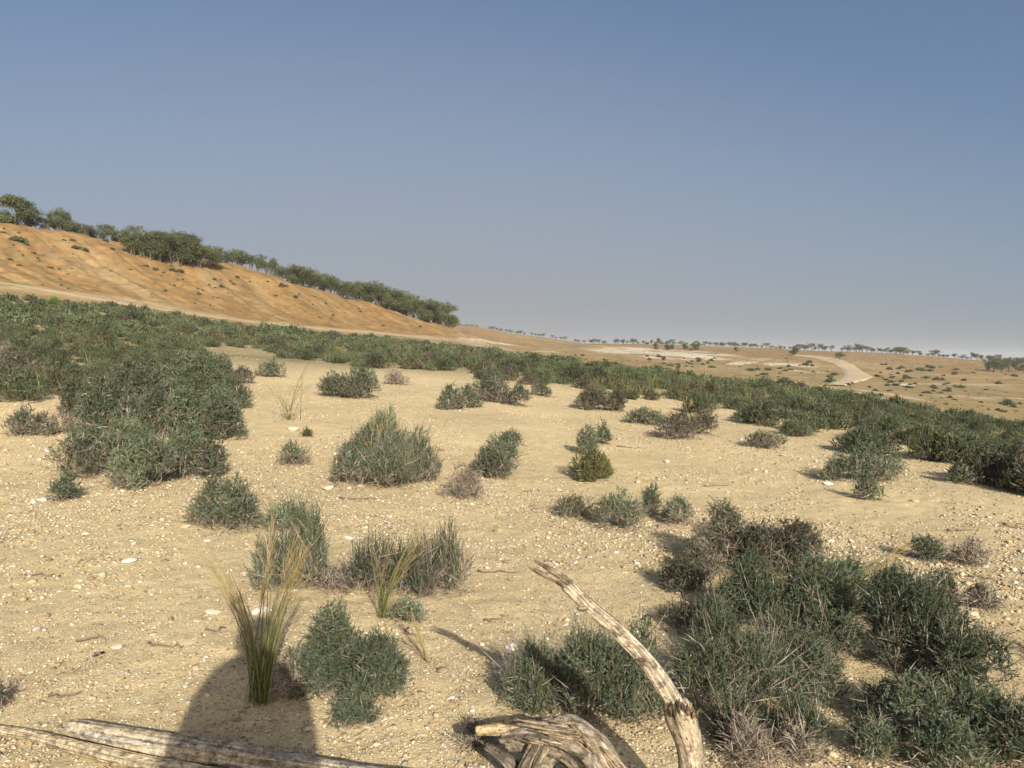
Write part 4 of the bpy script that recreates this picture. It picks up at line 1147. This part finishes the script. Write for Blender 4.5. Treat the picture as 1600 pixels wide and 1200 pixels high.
def limb(mb, pts, rad, g, c_top, c_low, sides=20, per=14, rough=.10, seed=0):
    """a weathered limb along control points, with ridged grain"""
    pts = np.array(pts, float); rad = np.array(rad, float); n = len(pts)
    sides = int(sides * 1.8); per = int(per * 1.8)
    s = np.linspace(0, n - 1, (n - 1) * per + 1); i = np.arange(n)
    # catmull-rom
    def cr(A):
        A = np.concatenate([2 * A[:1] - A[1:2], A, 2 * A[-1:] - A[-2:-1]])
        k = np.minimum(np.floor(s).astype(int), n - 2); t = (s - k).reshape(-1, *([1] * (A.ndim - 1)))
        a, b, c, d = A[k], A[k + 1], A[k + 2], A[k + 3]
        return .5 * (2 * b + (c - a) * t + (2 * a - 5 * b + 4 * c - d) * t ** 2 + (3 * b - a - 3 * c + d) * t ** 3)
    Pp, Rr = cr(pts), np.maximum(cr(rad), .002)
    T = nrm(np.gradient(Pp, axis=0)); ref = np.array([0, 0, 1.0]) if abs(T[:, 2]).mean() < .7 else np.array([0, 1.0, 0])
    a = nrm(np.cross(T, ref)); b = np.cross(T, a)
    ph = np.arange(sides) / sides * 2 * math.pi
    ss = np.cumsum(np.r_[0, np.linalg.norm(np.diff(Pp, axis=0), axis=1)])
    PH, SS = np.meshgrid(ph, ss)
    cx, sy = np.cos(PH), np.sin(PH)
    f = fbm(cx * 2.2 + 5 + seed, sy * 2.2 + SS * 2.5, 3, 5 + seed) + .7 * fbm(cx * 5 + 9, sy * 5 + SS * 1.2, 2, 9 + seed)
    rr = Rr[:, None] * (1 + rough * 2.2 * f + rough * .8 * fbm(cx * 9 + 3, sy * 9 + SS * 3 + seed, 2, 61) + rough * .9 * fbm(SS * 9 + seed, cx * 1.5 + sy, 3, 63))
    V = Pp[:, None] + rr[..., None] * (a[:, None] * cx[..., None] + b[:, None] * sy[..., None])
    k = np.clip(.5 + 1.3 * (fbm(cx * 2 + SS * 1.5, sy * 2 + 3, 4, 33 + seed)) , 0, 1)[..., None]
    C = np.array(c_top) * k + np.array(c_low) * (1 - k)
    crack = sstep(.16, .3, np.abs(fbm(cx * 6 + 2, sy * 6 + SS * .8, 2, 44 + seed)))[..., None]
    C = C * (1 - .5 * crack)
    kk = len(Pp); i_ = (np.arange(kk - 1)[:, None] * sides); j = np.arange(sides); j2 = (j + 1) % sides
    q = np.stack([i_ + j, i_ + j2, i_ + sides + j2, i_ + sides + j], -1)
    base = kk * sides
    V = np.concatenate([V.reshape(-1, 3), Pp[:1] - T[:1] * Rr[0] * .25, Pp[-1:] + T[-1:] * Rr[-1] * .3]); C = np.concatenate([C.reshape(-1, 3), np.array([c_low]) * .5, np.array([c_low]) * .5])
    G = np.stack([cx * Rr[:, None], sy * Rr[:, None], SS * .24 + seed * 1.7], -1).reshape(-1, 3)
    mb.g.append(np.concatenate([G, G[:1], G[-1:]]))
    tr = [(base, (x + 1) % sides, x) for x in range(sides)] + [(base + 1, (kk - 1) * sides + x, (kk - 1) * sides + (x + 1) % sides) for x in range(sides)]
    mb.add(V, C, q, tr)


g = np.random.default_rng(5)
PALE, TAN, GRYW, DKW, YLW = (.80, .70, .53), (.56, .46, .32), (.40, .35, .29), (.22, .16, .11), (.66, .48, .23)
# forked branch standing in the sand
foot = pt(1088, 1330, 2.02); foot[2] = height(foot[0], foot[1])[0] - .05
o = empty('dead_branch', foot, 'pale forked dead branch standing up out of the sand among the bushes', 'branch')
mb = MB(); limb(mb, [foot - foot, pt(1082, 1240, 2.0) - foot, pt(1078, 1170, 2.0) - foot, pt(1064, 1122, 2.0) - foot, pt(1055, 1098, 2.0) - foot],
                [.042, .037, .036, .042, .034], g, (.52, .43, .30), (.40, .32, .22), seed=1, rough=.06)
mb.build('stem', M_WOOD, o, True)
mb = MB(); limb(mb, [pt(1062, 1118, 2.0) - foot, pt(1040, 1075, 2.0) - foot, pt(1008, 1030, 2.0) - foot, pt(965, 985, 2.0) - foot, pt(918, 945, 2.0) - foot, pt(885, 913, 2.0) - foot],
                [.027, .0255, .0225, .020, .0185, .0175], g, PALE, TAN, seed=2, rough=.11)
mb.build('bare_limb', M_WOOD, o, True)
mb = MB(); limb(mb, [pt(1004, 1034, 1.99) - foot, pt(998, 1034, 1.972) - foot, pt(993, 1031, 1.962) - foot], [.012, .009, .004], g, TAN, DKW, 10, 5, .3, 7)
mb.build('knot', M_WOOD, o, True)
mb = MB(); limb(mb, [pt(915, 950, 1.99) - foot, pt(908, 951, 1.975) - foot, pt(902, 950, 1.97) - foot], [.008, .006, .003], g, TAN, DKW, 10, 5, .3, 8)
mb.build('knot', M_WOOD, o, True)
mb = MB(); limb(mb, [pt(893, 921, 2.0) - foot, pt(868, 905, 2.0) - foot, pt(848, 897, 2.0) - foot, pt(826, 886, 2.0) - foot], [.013, .011, .008, .003], g, TAN, DKW, seed=3)
mb.build('prong', M_WOOD, o, True)
mb = MB(); limb(mb, [pt(893, 913, 2.0) - foot, pt(872, 897, 2.0) - foot, pt(856, 887, 2.0) - foot, pt(835, 876, 2.0) - foot], [.013, .011, .008, .003], g, TAN, DKW, seed=4)
mb.build('prong', M_WOOD, o, True)
mb = MB()
for k in range(13):
    u = 1041 + 46 * k / 12 + g.normal(0, 2); v = 1108 + g.normal(0, 4) + abs(k - 6) * .4; hgt = g.uniform(6, 15)
    limb(mb, [pt(u, v + hgt, 1.968) - foot, pt(u + g.normal(0, 1.5), v, 1.958) - foot, pt(u + g.normal(0, 3), v - hgt * .7, 1.965) - foot], [.002, .0045, .001], g, (.40, .28, .17), DKW, 6, 4, .35, 5 + k)
mb.build('splintered_collar', M_WOOD, o, True)

# gnarled stump arching over the sand
sb = pt(860, 1240, 2.12); sb[2] = height(sb[0], sb[1])[0] - .03
o = empty('gnarled_stump', sb, 'gnarled weathered stump arching over the sand below the forked branch', 'stump')
def on(u, v, Y):
    p = pt(u, v, Y); return p - sb
fR = on(962, 1290, 2.08); fR[2] = -.03
mb = MB(); limb(mb, [on(790, 1152, 2.22), on(835, 1150, 2.18), on(880, 1155, 2.14), on(918, 1180, 2.12), on(940, 1215, 2.1), fR], [.03, .042, .056, .057, .052, .062], g, (.55, .46, .34), (.36, .30, .23), 30, 14, .34, 20)
mb.build('trunk', M_WOOD, o, True)
fL = on(822, 1275, 2.16); fL[2] = -.03
mb = MB(); limb(mb, [on(850, 1160, 2.15), on(835, 1195, 2.14), fL], [.05, .05, .06], g, (.46, .38, .27), (.28, .23, .17), 26, 14, .42, 21)
mb.build('root', M_WOOD, o, True)
mb = MB(); limb(mb, [on(745, 1142, 2.24), on(775, 1140, 2.23), on(812, 1140, 2.21), on(840, 1136, 2.2)], [.016, .021, .022, .02], g, YLW, TAN, 14, 10, .2, 22)
mb.build('broken_limb', M_WOOD, o, True)
mb = MB(); limb(mb, [on(760, 1165, 2.26), on(790, 1185, 2.2), on(815, 1215, 2.16)], [.012, .02, .022], g, GRYW, DKW, 12, 10, .3, 24)
mb.build('root', M_WOOD, o, True)
mb = MB()
for k in range(34):                                    # splintered wood fibres on the arch
    u = g.uniform(800, 935); v = 1122 + (u - 860) ** 2 / 150 * (u > 860) + g.uniform(0, 40); L_ = g.uniform(25, 60)
    limb(mb, [on(u, v, 2.085), on(u + L_ * .5, v + 4 + (u > 880) * 10, 2.065), on(u + L_, v + 8 + (u > 880) * 34, 2.06)], [.0015, .0035, .001], g, (.58, .45, .29), (.36, .27, .18), 6, 4, .2, 30 + k)
mb.build('bark_strips', M_WOOD, o, True)


def lying(label, name, ends, radii, ct, cl, seed):
    P = cast([e[0] for e in ends], [e[1] for e in ends])
    for i in range(len(P)): P[i, 2] = height(P[i, 0], P[i, 1])[0] + radii[i] * .85
    b = P[0].copy(); b[2] -= radii[0]
    mb = MB(); limb(mb, P - b, radii, np.random.default_rng(seed), ct, cl, 22, 16, .11, seed)
    ob = mb.build(name, M_WOOD, None, True); ob.location = tuple(b); tag(ob, label, 'log')


lying('thick weathered grey log with yellow patches lying on the sand', 'dead_log', [(96, 1142), (120, 1150), (190, 1166), (300, 1187), (420, 1208), (560, 1230), (760, 1262)], [.014, .029, .036, .039, .041, .040, .038], (.52, .47, .40), (.78, .60, .33), 50)
lying('thin yellowish pole lying along the front of the thick grey log', 'dead_pole', [(-60, 1136), (30, 1152), (110, 1173), (240, 1206), (420, 1240), (600, 1276)], [.012, .016, .020, .024, .026, .025], (.78, .62, .38), (.56, .46, .31), 51)

# ------------------------------------------------------------------ the photographer, standing just behind the camera
def person():
    px, py = -.10, -.30
    gz = height(px, py)[0]
    V = [(0, 0, .98), (0, 0, 1.18), (0, .0, 1.42), (0, .01, 1.56), (0, .03, 1.70), (0, .05, 1.80),
         (-.20, 0, 1.47), (-.30, .08, 1.22), (-.16, .25, 1.38), (-.09, .31, 1.44),
         (.20, 0, 1.47), (.30, .08, 1.22), (.20, .25, 1.38), (.13, .31, 1.44),
         (-.10, 0, .92), (-.12, .02, .50), (-.13, -.02, .08), (-.14, .14, .04),
         (.10, 0, .92), (.12, .02, .50), (.13, -.02, .08), (.14, .14, .04)]
    E = [(0, 1), (1, 2), (2, 3), (3, 4), (4, 5), (2, 6), (6, 7), (7, 8), (8, 9), (2, 10), (10, 11), (11, 12), (12, 13), (0, 14), (14, 15), (15, 16), (16, 17), (0, 18), (18, 19), (19, 20), (20, 21)]
    RD = [.16, .155, .17, .065, .095, .085, .085, .055, .04, .035, .085, .055, .04, .035, .095, .065, .045, .035, .095, .065, .045, .035]
    me = bpy.data.meshes.new('person'); me.from_pydata(V, E, []); me.update()
    o = bpy.data.objects.new('person', me); COL.objects.link(o); o.location = (px, py, gz); o.scale = (.76, 1, 1.06)
    md = o.modifiers.new('skin', 'SKIN'); md.use_smooth_shade = True
    for i, r_ in enumerate(RD): me.skin_vertices[0].data[i].radius = (r_, r_ * (.72 if i < 3 else 1))
    me.skin_vertices[0].data[0].use_root = True
    o.modifiers.new('smooth', 'SUBSURF').render_levels = 2
    mc = wood_mat('person_clothes', 90, .15)
    for n_ in mc.node_tree.nodes:
        if n_.type == 'ATTRIBUTE': 
            lk = n_.outputs['Color'].links[0].to_socket; mc.node_tree.links.remove(n_.outputs['Color'].links[0])
            lk.default_value = (.12, .13, .16)
    me.materials.append(mc)
    tag(o, 'person standing behind the viewpoint in dark clothes, elbows out', 'person')
    mb = MB(); K = 28; ph = np.arange(K) / K * 2 * math.pi
    prof = [(.0, 1.90), (.06, 1.895), (.095, 1.87), (.112, 1.82), (.115, 1.775), (.108, 1.765)]
    Vv = np.array([[(r_ * math.cos(a), r_ * math.sin(a) * 1.08 + .05, z_) for a in ph] for r_, z_ in prof])
    i_ = (np.arange(len(prof) - 1)[:, None] * K); j = np.arange(K); q = np.stack([i_ + j, i_ + (j + 1) % K, i_ + K + (j + 1) % K, i_ + K + j], -1)
    mb.add(Vv.reshape(-1, 3), np.array([.35, .30, .22]), q)
    mb.build('cap', M_CLOTH, o, True)
    mb = MB(); prof = [(.31, .62), (.31, .9), (.30, 1.2), (.29, 1.42), (.265, 1.54), (.21, 1.63), (.13, 1.69)]
    Vv = np.array([[(r_ * math.cos(a) * (1 + .04 * math.sin(5 * a)), r_ * .68 * math.sin(a), z_) for a in ph] for r_, z_ in prof])
    i_ = (np.arange(len(prof) - 1)[:, None] * K); q = np.stack([i_ + j, i_ + (j + 1) % K, i_ + K + (j + 1) % K, i_ + K + j], -1)
    mb.add(Vv.reshape(-1, 3), np.array([.14, .13, .12]), q); mb.build('loose_coat', M_CLOTH, o, True)


person()

# ------------------------------------------------------------------ light
EL, AZ = R(27.0), R(17)
to_sun = np.array([math.sin(AZ) * math.cos(EL), -math.cos(AZ) * math.cos(EL), math.sin(EL)])
sl = bpy.data.lights.new('sun', 'SUN'); sl.energy = 4.2; sl.angle = R(.55); sl.color = (1.0, .93, .80)
so = bpy.data.objects.new('sun', sl); COL.objects.link(so)
so.rotation_euler = Vector(to_sun).to_track_quat('Z', 'Y').to_euler(); so.location = (5, -10, 30)
wd = bpy.data.worlds.new('World'); SC.world = wd; wd.use_nodes = True
nt = wd.node_tree; nt.nodes.clear()
wo_ = nt.nodes.new('ShaderNodeOutputWorld'); bg = nt.nodes.new('ShaderNodeBackground')
sk = nt.nodes.new('ShaderNodeTexSky'); sk.sky_type = 'NISHITA'; sk.sun_disc = False
sk.sun_elevation = EL; sk.sun_rotation = math.pi - AZ; sk.altitude = 100
sk.air_density = 1.0; sk.dust_density = 5.0; sk.ozone_density = 2.0
tc = nt.nodes.new('ShaderNodeTexCoord'); mp = nt.nodes.new('ShaderNodeMapping')
mp.inputs['Location'].default_value = (0, 0, .08); mp.inputs['Scale'].default_value = (1, 1, .92)
nt.links.new(tc.outputs['Generated'], mp.inputs[0]); nt.links.new(mp.outputs[0], sk.inputs[0])
# dusty air thickens the sky's colour towards the horizon
sx = nt.nodes.new('ShaderNodeSeparateXYZ'); nt.links.new(tc.outputs['Generated'], sx.inputs[0])
def wmath(op, a, b, clamp=False):
    n = nt.nodes.new('ShaderNodeMath'); n.operation = op; n.use_clamp = clamp
    for k, q in enumerate((a, b)):
        if isinstance(q, float): n.inputs[k].default_value = q
        else: nt.links.new(q, n.inputs[k])
    return n.outputs[0]
e = wmath('SUBTRACT', 1.0, wmath('DIVIDE', sx.outputs[2], .47), True)
e = wmath('ADD', wmath('POWER', e, 1.15), wmath('ADD', wmath('MULTIPLY', sx.outputs[0], -.22), wmath('MULTIPLY', wmath('MULTIPLY', sx.outputs[0], sx.outputs[0]), -.85)), True)
mxw = nt.nodes.new('ShaderNodeMix'); mxw.data_type = 'RGBA'; nt.links.new(wmath('MULTIPLY', e, .97), mxw.inputs[0])
nt.links.new(sk.outputs[0], mxw.inputs[6]); mxw.inputs[7].default_value = (2.72, 2.74, 2.86, 1)
nt.links.new(mxw.outputs[2], bg.inputs[0])
nt.links.new(bg.outputs[0], wo_.inputs[0]); bg.inputs[1].default_value = .082

vs = SC.view_settings
vs.view_transform = 'Standard'; vs.look = 'None'; vs.exposure = 0.65; vs.gamma = 1; vs.use_curve_mapping = False
SC.cycles.max_bounces = 6; SC.cycles.diffuse_bounces = 3; SC.cycles.transmission_bounces = 3

hb = bpy.data.meshes.new('haze')
x0, x1, y0, y1, z0, z1 = -3600, 3600, -3600, 3600, -75.0, 32.0
hb.from_pydata([(x0, y0, z0), (x1, y0, z0), (x1, y1, z0), (x0, y1, z0), (x0, y0, z1), (x1, y0, z1), (x1, y1, z1), (x0, y1, z1)], [],
               [(3, 2, 1, 0), (4, 5, 6, 7), (0, 1, 5, 4), (1, 2, 6, 5), (2, 3, 7, 6), (3, 0, 4, 7)])
hm = bpy.data.materials.new('haze_air'); hm.use_nodes = True; hn = hm.node_tree; hn.nodes.clear()
ho = hn.nodes.new('ShaderNodeOutputMaterial'); hv = hn.nodes.new('ShaderNodeVolumePrincipled'); hn.links.new(hv.outputs[0], ho.inputs['Volume'])
hv.inputs['Color'].default_value = (.86, .87, .9, 1); hv.inputs['Density'].default_value = .00032; hv.inputs['Anisotropy'].default_value = .0
hb.materials.append(hm)
hz_ = bpy.data.objects.new('haze', hb); COL.objects.link(hz_); tag(hz_, 'thin pale dusty air over the whole valley', 'haze', None, 'stuff')
